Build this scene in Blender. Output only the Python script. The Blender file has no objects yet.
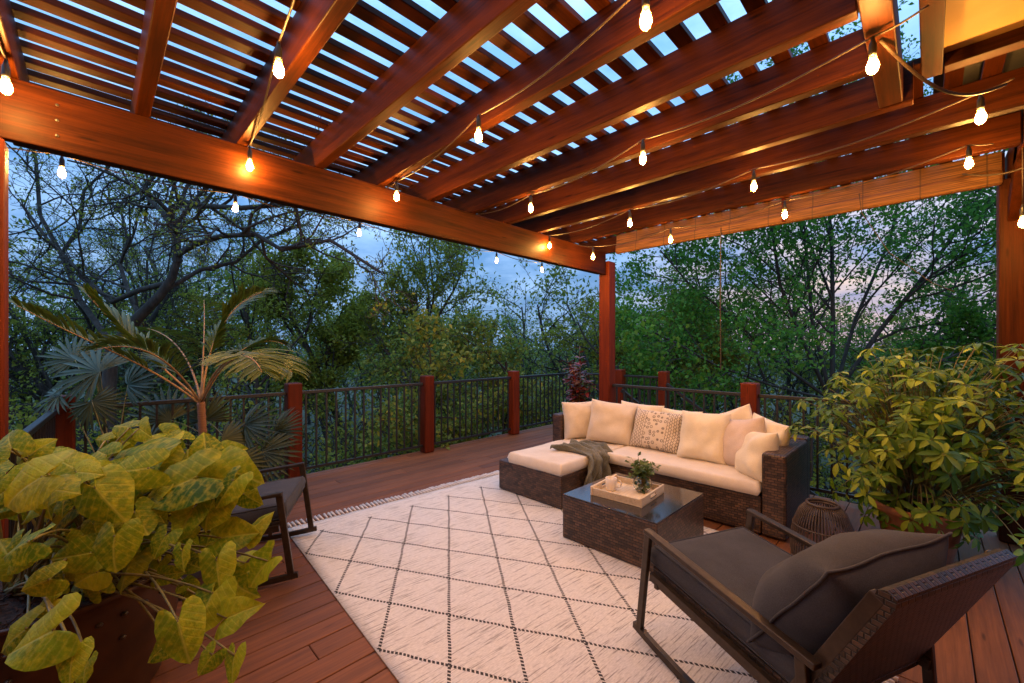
import bpy, math, random
import numpy as np
from mathutils import Vector, Matrix, noise as mnoise
PI = math.pi
R2 = math.sqrt(2)
SC = bpy.context.scene
COL = SC.collection
CAMZ = 1.55
F = 417.0

def at(px, py, d):
    """photo pixel and depth -> a point of the deck frame (x along the boards, y towards the back railing)"""
    X = (px - 512) / F * d
    return Vector(((X + d) / R2, (d - X) / R2, CAMZ - (py - 348) / F * d))

RIGHT = Vector((1, -1, 0)) / R2
FWD = Vector((1, 1, 0)) / R2
UP = Vector((0, 0, 1))

# ---------------------------------------------------------------- materials
def new_mat(name):
    m = bpy.data.materials.new(name)
    m.use_nodes = True
    nt = m.node_tree
    return m, nt, nt.nodes['Principled BSDF']

def nd(nt, typ, ins=None, **kw):
    n = nt.nodes.new(typ)
    for k, v in kw.items():
        setattr(n, k, v)
    for k, v in (ins or {}).items():
        if hasattr(v, 'is_output'):
            nt.links.new(v, n.inputs[k])
        else:
            n.inputs[k].default_value = v
    return n

def mth(nt, op, a, b=0.0, c=0.0):
    return nd(nt, 'ShaderNodeMath', {0: a, 1: b, 2: c}, operation=op).outputs[0]

def ramp(nt, fac, stops):
    r = nd(nt, 'ShaderNodeValToRGB', {0: fac})
    el = r.color_ramp.elements
    while len(el) < len(stops):
        el.new(0.5)
    for e, (p, c) in zip(el, stops):
        e.position = p
        e.color = (*c, 1) if len(c) == 3 else c
    return r.outputs[0]

def mixc(nt, fac, a, b, blend='MIX'):
    n = nt.nodes.new('ShaderNodeMix')
    n.data_type = 'RGBA'
    n.blend_type = blend
    for idx, v in ((0, fac), (6, a), (7, b)):
        if hasattr(v, 'is_output'):
            nt.links.new(v, n.inputs[idx])
        elif idx == 0:
            n.inputs[0].default_value = v
        else:
            n.inputs[idx].default_value = (*v, 1) if len(v) == 3 else v
    return n.outputs[2]

def coords(nt, kind='Object', scale=(1, 1, 1)):
    tc = nd(nt, 'ShaderNodeTexCoord')
    return nd(nt, 'ShaderNodeMapping', {0: tc.outputs[kind], 3: scale}).outputs[0]

def noise(nt, vec, scale, detail=4, rough=0.55, out=0):
    return nd(nt, 'ShaderNodeTexNoise', {'Vector': vec, 'Scale': scale, 'Detail': detail, 'Roughness': rough}).outputs[out]

def bump(nt, bs, h, strength, dist=0.01):
    b = nd(nt, 'ShaderNodeBump', {'Strength': strength, 'Distance': dist, 'Height': h})
    nt.links.new(b.outputs[0], bs.inputs['Normal'])

def wood(name, dark, light, axis, rough=0.45, per_island=False, fine=1.0, spec=0.5):
    m, nt, bs = new_mat(name)
    sc = [9 * fine] * 3
    sc[axis] = 0.55 * fine
    v = coords(nt, 'Object', sc)
    if per_island:
        rnd = nd(nt, 'ShaderNodeNewGeometry').outputs['Random Per Island']
    else:
        rnd = nd(nt, 'ShaderNodeObjectInfo').outputs['Random']
    off = nd(nt, 'ShaderNodeVectorMath', {0: v, 1: nd(nt, 'ShaderNodeCombineXYZ', {0: mth(nt, 'MULTIPLY', rnd, 40.0), 1: mth(nt, 'MULTIPLY', rnd, 23.0)}).outputs[0]}, operation='ADD').outputs[0]
    g = noise(nt, off, 2.6, 9, 0.72)
    sc2 = [55 * fine] * 3
    sc2[axis] = 1.3 * fine
    g2 = noise(nt, coords(nt, 'Object', sc2), 2.0, 4, 0.6)
    g = mth(nt, 'ADD', mth(nt, 'MULTIPLY', g, 0.68), mth(nt, 'MULTIPLY', g2, 0.32))
    c = ramp(nt, g, [(0.34, dark), (0.5, tuple((a + b) / 2 for a, b in zip(dark, light))), (0.66, light)])
    sk = [4.5 * fine] * 3
    sk[axis] = 1.6 * fine
    kv = nd(nt, 'ShaderNodeTexVoronoi', {'Vector': nd(nt, 'ShaderNodeVectorMath', {0: coords(nt, 'Object', sk), 1: off}, operation='ADD').outputs[0], 'Scale': 1.0, 'Randomness': 1.0}).outputs[0]
    km = nd(nt, 'ShaderNodeMapRange', {0: kv, 1: 0.05, 2: 0.13, 3: 0.75, 4: 0.0}).outputs[0]
    c = mixc(nt, km, c, tuple(q * 0.35 for q in dark))
    k = mth(nt, 'MULTIPLY_ADD', rnd, 0.45, 0.78)
    big = mth(nt, 'MULTIPLY_ADD', noise(nt, coords(nt, 'Object', (1, 1, 1)), 1.7, 3), 0.5, 0.75)
    kk = mth(nt, 'MULTIPLY', k, big)
    col = mixc(nt, 1.0, c, nd(nt, 'ShaderNodeCombineXYZ', {0: kk, 1: kk, 2: kk}).outputs[0], 'MULTIPLY')
    nt.links.new(col, bs.inputs['Base Color'])
    nt.links.new(mth(nt, 'MULTIPLY_ADD', g, 0.3, rough - 0.15), bs.inputs['Roughness'])
    bs.inputs['Specular IOR Level'].default_value = spec
    bump(nt, bs, g, 0.25, 0.004)
    return m

def plain(name, c1, c2, rough=0.6, scale=8, bumps=0.1, metallic=0.0, kind='Object', stretch=(1, 1, 1), dist=0.004, spec=0.5):
    m, nt, bs = new_mat(name)
    v = coords(nt, kind, stretch)
    g = noise(nt, v, scale, 5)
    nt.links.new(ramp(nt, g, [(0.3, c1), (0.7, c2)]), bs.inputs['Base Color'])
    bs.inputs['Roughness'].default_value = rough
    bs.inputs['Metallic'].default_value = metallic
    bs.inputs['Specular IOR Level'].default_value = spec
    if bumps:
        bump(nt, bs, g, bumps, dist)
    return m

def fabric(name, c1, c2, scale=260, rough=0.9, bumps=0.35, sheen=0.15):
    m, nt, bs = new_mat(name)
    v = coords(nt, 'Object')
    w = noise(nt, v, scale, 2)
    big = noise(nt, v, 6, 4)
    c = ramp(nt, mth(nt, 'ADD', mth(nt, 'MULTIPLY', w, 0.55), mth(nt, 'MULTIPLY', big, 0.45)), [(0.35, c1), (0.65, c2)])
    nt.links.new(c, bs.inputs['Base Color'])
    bs.inputs['Roughness'].default_value = rough
    bs.inputs['Sheen Weight'].default_value = sheen
    bs.inputs['Specular IOR Level'].default_value = 0.2
    h = mth(nt, 'ADD', mth(nt, 'MULTIPLY', w, 0.3), big)
    bump(nt, bs, h, bumps, 0.01)
    return m

def leafmat(name, cols, rough=0.45, trans=0.35, spec=0.4, vein=False):
    m, nt, bs = new_mat(name)
    rnd = nd(nt, 'ShaderNodeNewGeometry').outputs['Random Per Island']
    n = len(cols)
    c = ramp(nt, rnd, [(i / max(1, n - 1), cc) for i, cc in enumerate(cols)])
    v = coords(nt, 'Object')
    g = noise(nt, v, 3.0 if not vein else 30.0, 3)
    kk = mth(nt, 'MULTIPLY_ADD', g, 1.0, 0.5)
    c = mixc(nt, 1.0, c, nd(nt, 'ShaderNodeCombineXYZ', {0: kk, 1: kk, 2: kk}).outputs[0], 'MULTIPLY')
    if vein:
        uv = nd(nt, 'ShaderNodeTexCoord').outputs['UV']
        s = nd(nt, 'ShaderNodeSeparateXYZ', {0: uv})
        x, y = s.outputs[0], mth(nt, 'ABSOLUTE', s.outputs[1])
        lat = mth(nt, 'FRACT', mth(nt, 'MULTIPLY', mth(nt, 'SUBTRACT', x, mth(nt, 'MULTIPLY', y, vein[0])), vein[1]))
        lat = mth(nt, 'ABSOLUTE', mth(nt, 'SUBTRACT', lat, 0.5))
        latm = nd(nt, 'ShaderNodeMapRange', {0: lat, 1: 0.0, 2: 0.16, 3: 1.0, 4: 0.0}).outputs[0]
        midm = nd(nt, 'ShaderNodeMapRange', {0: y, 1: 0.0, 2: 0.045, 3: 1.0, 4: 0.0}).outputs[0]
        vm = mth(nt, 'MAXIMUM', mth(nt, 'MULTIPLY', latm, 0.35), midm)
        patch = nd(nt, 'ShaderNodeMapRange', {0: noise(nt, uv, 6.0, 3), 1: 0.45, 2: 0.75, 3: 0.0, 4: 0.75}).outputs[0]
        c = mixc(nt, patch, c, vein[3])
        c = mixc(nt, mth(nt, 'MULTIPLY', vm, vein[4]), c, vein[2])
        bump(nt, bs, mth(nt, 'ADD', mth(nt, 'MULTIPLY', vm, -0.6), noise(nt, uv, 9.0, 3)), 0.35, 0.008)
    nt.links.new(c, bs.inputs['Base Color'])
    bs.inputs['Roughness'].default_value = rough
    bs.inputs['Specular IOR Level'].default_value = spec
    tr = nd(nt, 'ShaderNodeBsdfTranslucent', {'Color': c})
    mx = nd(nt, 'ShaderNodeMixShader', {0: trans, 1: bs.outputs[0], 2: tr.outputs[0]})
    out = [x for x in nt.nodes if x.type == 'OUTPUT_MATERIAL'][0]
    nt.links.new(mx.outputs[0], out.inputs[0])
    return m

def rattan(name, c1, c2, sx=0.011, sy=0.03):
    """woven strands: a brick pattern in metres on box-projected UVs"""
    m, nt, bs = new_mat(name)
    uv = nd(nt, 'ShaderNodeTexCoord').outputs['UV']
    br = nd(nt, 'ShaderNodeTexBrick', {'Vector': uv, 'Color1': (*c1, 1), 'Color2': (*c2, 1), 'Mortar': (0.003, 0.002, 0.0015, 1),
                                      'Scale': 1.0, 'Mortar Size': 0.003, 'Mortar Smooth': 0.6, 'Brick Width': sy, 'Row Height': sx})
    g = noise(nt, uv, 9, 3)
    kk = mth(nt, 'MULTIPLY_ADD', g, 1.2, 0.4)
    c = mixc(nt, 1.0, br.outputs[0], nd(nt, 'ShaderNodeCombineXYZ', {0: kk, 1: kk, 2: kk}).outputs[0], 'MULTIPLY')
    nt.links.new(c, bs.inputs['Base Color'])
    bs.inputs['Roughness'].default_value = 0.42
    bump(nt, bs, mth(nt, 'SUBTRACT', 1.0, br.outputs[1]), 0.9, 0.004)
    return m

WD, WL = (0.009, 0.0018, 0.0004), (0.070, 0.0155, 0.0018)
M = {}
for i, ax in enumerate('xyz'):
    M['wood_' + ax] = wood('stained cedar ' + ax, WD, WL, i, 0.52, spec=0.09)
M['post'] = wood('red stained post', (0.055, 0.0075, 0.002), (0.155, 0.024, 0.0055), 2, 0.5, spec=0.15)
M['deck'] = wood('deck boards', (0.095, 0.032, 0.010), (0.23, 0.082, 0.026), 0, 0.58, True, spec=0.35)
M['black'] = plain('black powder coated metal', (0.010, 0.010, 0.011), (0.018, 0.018, 0.02), 0.42, 40, 0.05)
M['chairmetal'] = plain('bronze brown metal', (0.035, 0.024, 0.016), (0.06, 0.042, 0.028), 0.36, 30, 0.05, 0.5)
M['rattan'] = rattan('dark brown wicker', (0.115, 0.060, 0.034), (0.030, 0.016, 0.011), 0.021, 0.046)
M['rattan_chair'] = rattan('espresso wicker', (0.060, 0.032, 0.017), (0.012, 0.008, 0.006), 0.019, 0.034)
M['cream'] = fabric('cream cushion cloth', (0.60, 0.52, 0.42), (0.74, 0.66, 0.55), bumps=0.3)
M['cream2'] = fabric('oatmeal pillow linen', (0.52, 0.44, 0.34), (0.68, 0.59, 0.47), bumps=0.5)
M['pink'] = fabric('pale blush pillow linen', (0.50, 0.40, 0.34), (0.64, 0.53, 0.46), bumps=0.5)
M['ivory'] = fabric('ivory pillow linen', (0.62, 0.55, 0.42), (0.78, 0.70, 0.55), bumps=0.5)
M['charcoal'] = fabric('charcoal outdoor cloth', (0.032, 0.034, 0.042), (0.060, 0.062, 0.072), bumps=0.25, sheen=0.05)
M['throw'] = fabric('sage grey knitted throw', (0.085, 0.085, 0.062), (0.19, 0.185, 0.14), 120, bumps=0.9)
M['terracotta'] = plain('terracotta', (0.26, 0.10, 0.045), (0.38, 0.16, 0.075), 0.8, 14, 0.3)
M['bronze'] = plain('aged bronze pot metal', (0.030, 0.013, 0.006), (0.085, 0.036, 0.014), 0.38, 5, 0.2, 0.35)
M['blackpot'] = plain('dark glazed pot', (0.014, 0.012, 0.011), (0.03, 0.026, 0.022), 0.35, 10, 0.1)
M['soil'] = plain('bark mulch', (0.012, 0.006, 0.003), (0.07, 0.032, 0.016), 0.9, 60, 1.0, dist=0.02)
M['bark'] = plain('tree bark', (0.020, 0.015, 0.011), (0.062, 0.047, 0.034), 0.9, 14, 0.8, stretch=(1, 1, 0.25), dist=0.03)
M['barkpale'] = plain('pale tree bark', (0.045, 0.036, 0.027), (0.11, 0.09, 0.068), 0.9, 14, 0.8, stretch=(1, 1, 0.25), dist=0.03)
M['stem'] = plain('green stems', (0.11, 0.10, 0.03), (0.20, 0.17, 0.05), 0.5, 30, 0.1)
M['palmstem'] = plain('ringed palm stem', (0.16, 0.055, 0.022), (0.30, 0.15, 0.06), 0.6, 20, 0.5, stretch=(0.2, 0.2, 6))
M['petiole'] = plain('palm leaf stalk', (0.26, 0.14, 0.05), (0.36, 0.22, 0.09), 0.5, 20, 0.1)
M['twig'] = plain('woody plant stems', (0.07, 0.045, 0.025), (0.15, 0.10, 0.055), 0.7, 30, 0.2)
YG = (0.33, 0.30, 0.035)
M['arrow'] = leafmat('arrowhead leaves', [(0.035, 0.10, 0.004), (0.22, 0.29, 0.008), (0.07, 0.15, 0.005), (0.36, 0.39, 0.014), (0.13, 0.21, 0.006), (0.26, 0.27, 0.008)], 0.46, 0.3, 0.2,
                     vein=(0.85, 5.0, (0.55, 0.50, 0.07), (0.55, 0.46, 0.02), 0.6))
M['grassy'] = leafmat('thin grassy blades', [(0.10, 0.13, 0.03), (0.20, 0.20, 0.06)], 0.5, 0.3)
M['palmleaf'] = leafmat('palm leaflets', [(0.035, 0.075, 0.010), (0.095, 0.125, 0.012), (0.06, 0.10, 0.010)], 0.42, 0.25)
M['fanleaf'] = leafmat('fan palm leaves', [(0.035, 0.062, 0.030), (0.065, 0.095, 0.048)], 0.45, 0.2)
M['darkfan'] = leafmat('dark palm leaves', [(0.035, 0.055, 0.02), (0.07, 0.085, 0.03)], 0.45, 0.2)  # darker leaf greens of the low fan palm
M['umbrella'] = leafmat('umbrella plant leaflets', [(0.022, 0.07, 0.005), (0.10, 0.19, 0.010), (0.05, 0.12, 0.006), (0.34, 0.42, 0.04), (0.08, 0.155, 0.008)], 0.4, 0.22, 0.22)
M['croton'] = leafmat('croton leaves', [(0.10, 0.012, 0.012), (0.22, 0.03, 0.02), (0.06, 0.03, 0.012), (0.28, 0.12, 0.04)], 0.35, 0.2)
M['vasegreen'] = leafmat('cut greenery', [(0.06, 0.11, 0.02), (0.14, 0.20, 0.05), (0.09, 0.15, 0.03)], 0.45, 0.3)
M['mapleleaf'] = leafmat('dense tree leaves', [(0.04, 0.145, 0.018), (0.125, 0.29, 0.03), (0.075, 0.215, 0.022)], 0.55, 0.5, 0.25)
M['springleaf'] = leafmat('fresh spring leaves', [(0.17, 0.215, 0.022), (0.31, 0.30, 0.035), (0.22, 0.265, 0.03)], 0.6, 0.5, 0.25)
M['woodleaf'] = leafmat('woodland leaves', [(0.115, 0.175, 0.025), (0.30, 0.29, 0.04), (0.19, 0.245, 0.03), (0.10, 0.185, 0.05)], 0.65, 0.45, 0.25)
M['darkleaf'] = leafmat('dark thicket leaves', [(0.02, 0.045, 0.018), (0.05, 0.075, 0.028)], 0.6, 0.3)
M['traywood'] = wood('whitewashed tray wood', (0.50, 0.38, 0.23), (0.74, 0.62, 0.44), 0, 0.55, False, 2)
M['ceramic'] = plain('beige ceramic', (0.74, 0.68, 0.58), (0.80, 0.74, 0.65), 0.3, 20, 0.05)
M['soffit'] = plain('painted plywood soffit', (0.46, 0.26, 0.06), (0.60, 0.36, 0.10), 0.7, 2.2, 0.1)
M['siding'] = wood('house siding boards', (0.22, 0.10, 0.045), (0.33, 0.17, 0.08), 0, 0.6)
M['cord'] = plain('brown cord', (0.018, 0.010, 0.006), (0.04, 0.022, 0.012), 0.6, 50, 0.1)
M['ground'] = plain('leaf litter and grass', (0.02, 0.026, 0.010), (0.065, 0.07, 0.025), 0.95, 1.5, 0.6, dist=0.1)
M['lanternwire'] = plain('dark lantern cane', (0.035, 0.022, 0.015), (0.075, 0.048, 0.032), 0.5, 40, 0.1)

# bulb: a lit lamp
m, nt, bs = new_mat('lit filament bulb')
BULB_L = 2900.0
bs.inputs['Base Color'].default_value = (0.9, 0.7, 0.4, 1)
bs.inputs['Emission Color'].default_value = (1.0, 0.535, 0.145, 1)
bs.inputs['Emission Strength'].default_value = BULB_L
M['filament'] = m
# thin amber glass round the filament: mostly clear, faintly aglow
m, nt, bs = new_mat('amber bulb glass')
bs.inputs['Base Color'].default_value = (0.9, 0.6, 0.25, 1)
bs.inputs['Roughness'].default_value = 0.15
bs.inputs['Emission Color'].default_value = (1.0, 0.46, 0.085, 1)
bs.inputs['Emission Strength'].default_value = 1.6
tp = nd(nt, 'ShaderNodeBsdfTransparent', {'Color': (1.0, 0.86, 0.66, 1)})
mx = nd(nt, 'ShaderNodeMixShader', {0: 0.36, 1: tp.outputs[0], 2: bs.outputs[0]})
nt.links.new(mx.outputs[0], [x for x in nt.nodes if x.type == 'OUTPUT_MATERIAL'][0].inputs[0])
m.cycles.emission_sampling = 'NONE'
M['bulb'] = m

m, nt, bs = new_mat('smoked table glass')
v = coords(nt, 'Object')
sp = noise(nt, v, 90, 4, 0.7)
nt.links.new(ramp(nt, sp, [(0.35, (0.012, 0.011, 0.011)), (0.6, (0.035, 0.03, 0.028)), (0.75, (0.11, 0.10, 0.095))]), bs.inputs['Base Color'])
bs.inputs['Roughness'].default_value = 0.13
bs.inputs['Specular IOR Level'].default_value = 0.8
M['tableglass'] = m

m, nt, bs = new_mat('clear vase glass')
bs.inputs['Base Color'].default_value = (0.9, 0.95, 0.9, 1)
bs.inputs['Roughness'].default_value = 0.03
bs.inputs['Transmission Weight'].default_value = 1.0
bs.inputs['IOR'].default_value = 1.4
M['glass'] = m

# bamboo blind
m, nt, bs = new_mat('woven bamboo blind')
v = coords(nt, 'Object', (1, 1, 1))
s = nd(nt, 'ShaderNodeSeparateXYZ', {0: v})
lines = noise(nt, coords(nt, 'Object', (1, 2.2, 150)), 1.0, 3, 0.6)
c = ramp(nt, lines, [(0.36, (0.035, 0.010, 0.002)), (0.5, (0.12, 0.043, 0.007)), (0.64, (0.23, 0.094, 0.018))])
fy = mth(nt, 'ABSOLUTE', mth(nt, 'SUBTRACT', mth(nt, 'FRACT', mth(nt, 'MULTIPLY', s.outputs[1], 2.6)), 0.5))
cordm = nd(nt, 'ShaderNodeMapRange', {0: fy, 1: 0.0, 2: 0.02, 3: 1.0, 4: 0.0}).outputs[0]
c = mixc(nt, cordm, c, (0.04, 0.014, 0.005))
nt.links.new(c, bs.inputs['Base Color'])
bs.inputs['Roughness'].default_value = 0.65
bump(nt, bs, lines, 0.6, 0.006)
M['bamboo'] = m

# rug: cream pile, dotted charcoal diamonds, woven dashes
RUG_W, RUG_H, RX0, RY0 = 0.418, 0.66, 0.644, 3.505
m, nt, bs = new_mat('cream diamond rug')
v = coords(nt, 'Object')
wob = nd(nt, 'ShaderNodeVectorMath', {0: nd(nt, 'ShaderNodeTexNoise', {'Vector': v, 'Scale': 5.0, 'Detail': 2.0}).outputs[1], 1: (0.5, 0.5, 0.5)}, operation='SUBTRACT').outputs[0]
vv = nd(nt, 'ShaderNodeVectorMath', {0: wob, 1: (0.02, 0.02, 0.0), 2: v}, operation='MULTIPLY_ADD').outputs[0]
s = nd(nt, 'ShaderNodeSeparateXYZ', {0: vv})
ux = mth(nt, 'MULTIPLY', mth(nt, 'SUBTRACT', s.outputs[0], RX0), 1 / RUG_W)
uy = mth(nt, 'MULTIPLY', mth(nt, 'SUBTRACT', s.outputs[1], RY0), 1 / RUG_H)
def dotted(fa, fb):
    f = mth(nt, 'ABSOLUTE', mth(nt, 'SUBTRACT', mth(nt, 'FRACT', mth(nt, 'ADD', fa, 0.5)), 0.5))
    on = mth(nt, 'LESS_THAN', f, 0.024)
    d = mth(nt, 'LESS_THAN', mth(nt, 'FRACT', mth(nt, 'MULTIPLY', fb, 17.0)), 0.66)
    return mth(nt, 'MULTIPLY', on, d)
f1, f2 = mth(nt, 'ADD', ux, uy), mth(nt, 'SUBTRACT', ux, uy)
dm = mth(nt, 'MAXIMUM', dotted(f1, f2), dotted(f2, f1))
inside = mth(nt, 'MULTIPLY', mth(nt, 'LESS_THAN', s.outputs[1], 3.53), mth(nt, 'GREATER_THAN', s.outputs[0], 0.012))
dm = mth(nt, 'MULTIPLY', dm, inside)
st = noise(nt, coords(nt, 'Object', (5.0, 95, 1)), 1.0, 3, 0.6)
dash = nd(nt, 'ShaderNodeMapRange', {0: st, 1: 0.55, 2: 0.64, 3: 0.0, 4: 0.72}).outputs[0]
pile = noise(nt, coords(nt, 'Object', (40, 160, 1)), 1.0, 3)
base = ramp(nt, pile, [(0.25, (0.56, 0.515, 0.455)), (0.75, (0.80, 0.745, 0.67))])
c = mixc(nt, dash, base, (0.22, 0.19, 0.165))
c = mixc(nt, dm, c, (0.06, 0.053, 0.05))
nt.links.new(c, bs.inputs['Base Color'])
bs.inputs['Roughness'].default_value = 0.95
bs.inputs['Specular IOR Level'].default_value = 0.1
bump(nt, bs, mth(nt, 'ADD', pile, mth(nt, 'MULTIPLY', dm, 0.8)), 0.5, 0.006)
M['rug'] = m
M['fringe'] = fabric('cream rug tassels', (0.55, 0.50, 0.45), (0.74, 0.69, 0.63))

# block printed pillow
m, nt, bs = new_mat('block printed pillow cloth')
v = coords(nt, 'Object')
s = nd(nt, 'ShaderNodeSeparateXYZ', {0: v})
x, y = s.outputs[0], s.outputs[1]
vor = nd(nt, 'ShaderNodeTexVoronoi', {'Vector': nd(nt, 'ShaderNodeVectorMath', {0: v, 1: (1, 1, 0)}, operation='MULTIPLY').outputs[0], 'Scale': 23.0, 'Randomness': 0.5})
ring = mth(nt, 'LESS_THAN', mth(nt, 'ABSOLUTE', mth(nt, 'SUBTRACT', vor.outputs[0], 0.33)), 0.085)
core = mth(nt, 'LESS_THAN', vor.outputs[0], 0.12)
motif = mth(nt, 'MAXIMUM', ring, core)
wx = mth(nt, 'ABSOLUTE', mth(nt, 'SUBTRACT', mth(nt, 'FRACT', mth(nt, 'MULTIPLY', x, 22.0)), 0.5))
zig = mth(nt, 'ABSOLUTE', mth(nt, 'SUBTRACT', mth(nt, 'FRACT', mth(nt, 'MULTIPLY', y, 28.0)), 0.5))
stripe = mth(nt, 'LESS_THAN', mth(nt, 'ABSOLUTE', mth(nt, 'SUBTRACT', mth(nt, 'ADD', wx, mth(nt, 'MULTIPLY', zig, 0.5)), 0.35)), 0.1)
side = mth(nt, 'GREATER_THAN', mth(nt, 'ABSOLUTE', x), 0.12)
pm = nd(nt, 'ShaderNodeMix', {0: side, 2: motif, 3: stripe}).outputs[0]
thin = noise(nt, v, 70, 3)
pm = mth(nt, 'MULTIPLY', pm, mth(nt, 'MULTIPLY_ADD', thin, 0.8, 0.3))
c = mixc(nt, pm, (0.60, 0.52, 0.42), (0.07, 0.05, 0.04))
nt.links.new(c, bs.inputs['Base Color'])
bs.inputs['Roughness'].default_value = 0.9
bump(nt, bs, noise(nt, v, 240, 2), 0.3, 0.004)
M['print'] = m

# ---------------------------------------------------------------- mesh helper
class MB:
    def __init__(s):
        s.v, s.f = [], []
    def add(s, vs, fs):
        o = len(s.v)
        s.v.extend([tuple(p) for p in vs])
        s.f.extend([tuple(i + o for i in q) for q in fs])
    def box(s, x0, x1, y0, y1, z0, z1):
        s.add([(x0, y0, z0), (x1, y0, z0), (x1, y1, z0), (x0, y1, z0), (x0, y0, z1), (x1, y0, z1), (x1, y1, z1), (x0, y1, z1)],
              [(0, 3, 2, 1), (4, 5, 6, 7), (0, 1, 5, 4), (1, 2, 6, 5), (2, 3, 7, 6), (3, 0, 4, 7)])
        return s
    def bar(s, p0, p1, w, h, up=(0, 0, 1)):
        p0, p1, up = Vector(p0), Vector(p1), Vector(up)
        d = (p1 - p0).normalized()
        r = d.cross(up).normalized()
        u = r.cross(d)
        q = []
        for p in (p0, p1):
            for a, b in ((-1, -1), (1, -1), (1, 1), (-1, 1)):
                q.append(p + r * a * w / 2 + u * b * h / 2)
        s.add(q, [(0, 1, 2, 3), (7, 6, 5, 4), (0, 4, 5, 1), (1, 5, 6, 2), (2, 6, 7, 3), (3, 7, 4, 0)])
        return s
    def tube(s, pts, rad, n=6, cap=True):
        pts = [Vector(p) for p in pts]
        if not hasattr(rad, '__len__'):
            rad = [rad] * len(pts)
        t0 = (pts[1] - pts[0]).normalized()
        ref = Vector((0, 0, 1)) if abs(t0.z) < 0.9 else Vector((1, 0, 0))
        nrm = t0.cross(ref).normalized()
        vs = []
        for i, p in enumerate(pts):
            t = (pts[min(i + 1, len(pts) - 1)] - pts[max(i - 1, 0)])
            t = t.normalized() if t.length > 1e-9 else t0
            nrm = nrm - t * nrm.dot(t)
            nrm = nrm.normalized() if nrm.length > 1e-6 else t.orthogonal().normalized()
            b = t.cross(nrm)
            for k in range(n):
                a = 2 * PI * k / n
                vs.append(p + (nrm * math.cos(a) + b * math.sin(a)) * rad[i])
        fs = []
        for i in range(len(pts) - 1):
            for k in range(n):
                k2 = (k + 1) % n
                fs.append((i * n + k, i * n + k2, (i + 1) * n + k2, (i + 1) * n + k))
        if cap:
            fs.append(tuple(range(n - 1, -1, -1)))
            fs.append(tuple((len(pts) - 1) * n + k for k in range(n)))
        s.add(vs, fs)
        return s
    def lathe(s, prof, c=(0, 0, 0), n=24):
        vs, fs = [], []
        for r, z in prof:
            for k in range(n):
                a = 2 * PI * k / n
                vs.append((c[0] + r * math.cos(a), c[1] + r * math.sin(a), c[2] + z))
        for i in range(len(prof) - 1):
            for k in range(n):
                k2 = (k + 1) % n
                fs.append((i * n + k, i * n + k2, (i + 1) * n + k2, (i + 1) * n + k))
        if prof[0][0] > 1e-5:
            fs.append(tuple(range(n - 1, -1, -1)))
        if prof[-1][0] > 1e-5:
            fs.append(tuple((len(prof) - 1) * n + k for k in range(n)))
        s.add(vs, fs)
        return s
    def grid(s, rows):
        nu, nv = len(rows), len(rows[0])
        s.add([p for r in rows for p in r],
              [(i * nv + j, i * nv + j + 1, (i + 1) * nv + j + 1, (i + 1) * nv + j) for i in range(nu - 1) for j in range(nv - 1)])
        return s
    def build(s, name, mat, parent=None, smooth=False, bevel=0.0, local=False, uvs=None, seg=2):
        me = bpy.data.meshes.new(name)
        vs = np.array(s.v, dtype=np.float64)
        if parent is not None and not local:
            q = parent
            while q is not None:
                vs = vs - np.array(q.location)
                q = q.parent
        me.from_pydata(vs.tolist(), [], s.f)
        o = bpy.data.objects.new(name, me)
        COL.objects.link(o)
        me.materials.append(mat)
        if parent is not None:
            o.parent = parent
        finish(me, smooth, uvs)
        if bevel:
            b = o.modifiers.new('bevel', 'BEVEL')
            b.width = bevel
            b.segments = seg
            b.limit_method = 'ANGLE'
            b.angle_limit = math.radians(50)
        return o

def finish(me, smooth, uvs=None):
    me.validate()
    if smooth:
        me.polygons.foreach_set('use_smooth', np.ones(len(me.polygons), dtype=bool))
    uvl = me.uv_layers.new(name='UVMap')
    nl = len(me.loops)
    li = np.empty(nl, dtype=np.int32)
    me.loops.foreach_get('vertex_index', li)
    if uvs is not None:
        uv = np.array(uvs, dtype=np.float32)[li]
    else:
        co = np.empty(len(me.vertices) * 3)
        me.vertices.foreach_get('co', co)
        co = co.reshape(-1, 3)[li]
        npoly = len(me.polygons)
        nr = np.empty(npoly * 3)
        me.polygons.foreach_get('normal', nr)
        nr = np.abs(nr.reshape(-1, 3))
        tot = np.empty(npoly, dtype=np.int32)
        me.polygons.foreach_get('loop_total', tot)
        ax = np.repeat(nr.argmax(1), tot)
        uv = np.where((ax == 0)[:, None], co[:, [1, 2]], np.where((ax == 1)[:, None], co[:, [0, 2]], co[:, [0, 1]]))
    uvl.data.foreach_set('uv', uv.astype(np.float32).ravel())
    me.update()

def tag(o, label=None, cat=None, group=None, kind=None):
    if label: o['label'] = label
    if cat: o['category'] = cat
    if group: o['group'] = group
    if kind: o['kind'] = kind
    return o

def thing(name, label, cat, loc=(0, 0, 0), rz=0.0, group=None):
    o = bpy.data.objects.new(name, None)
    o.empty_display_size = 0.2
    COL.objects.link(o)
    o.location = loc
    o.rotation_euler = (0, 0, rz)
    return tag(o, label, cat, group)

def copy_tree(o, parent=None):
    c = o.copy()
    COL.objects.link(c)
    c.parent = parent
    for ch in list(o.children):
        copy_tree(ch, c)
    return c

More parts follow.
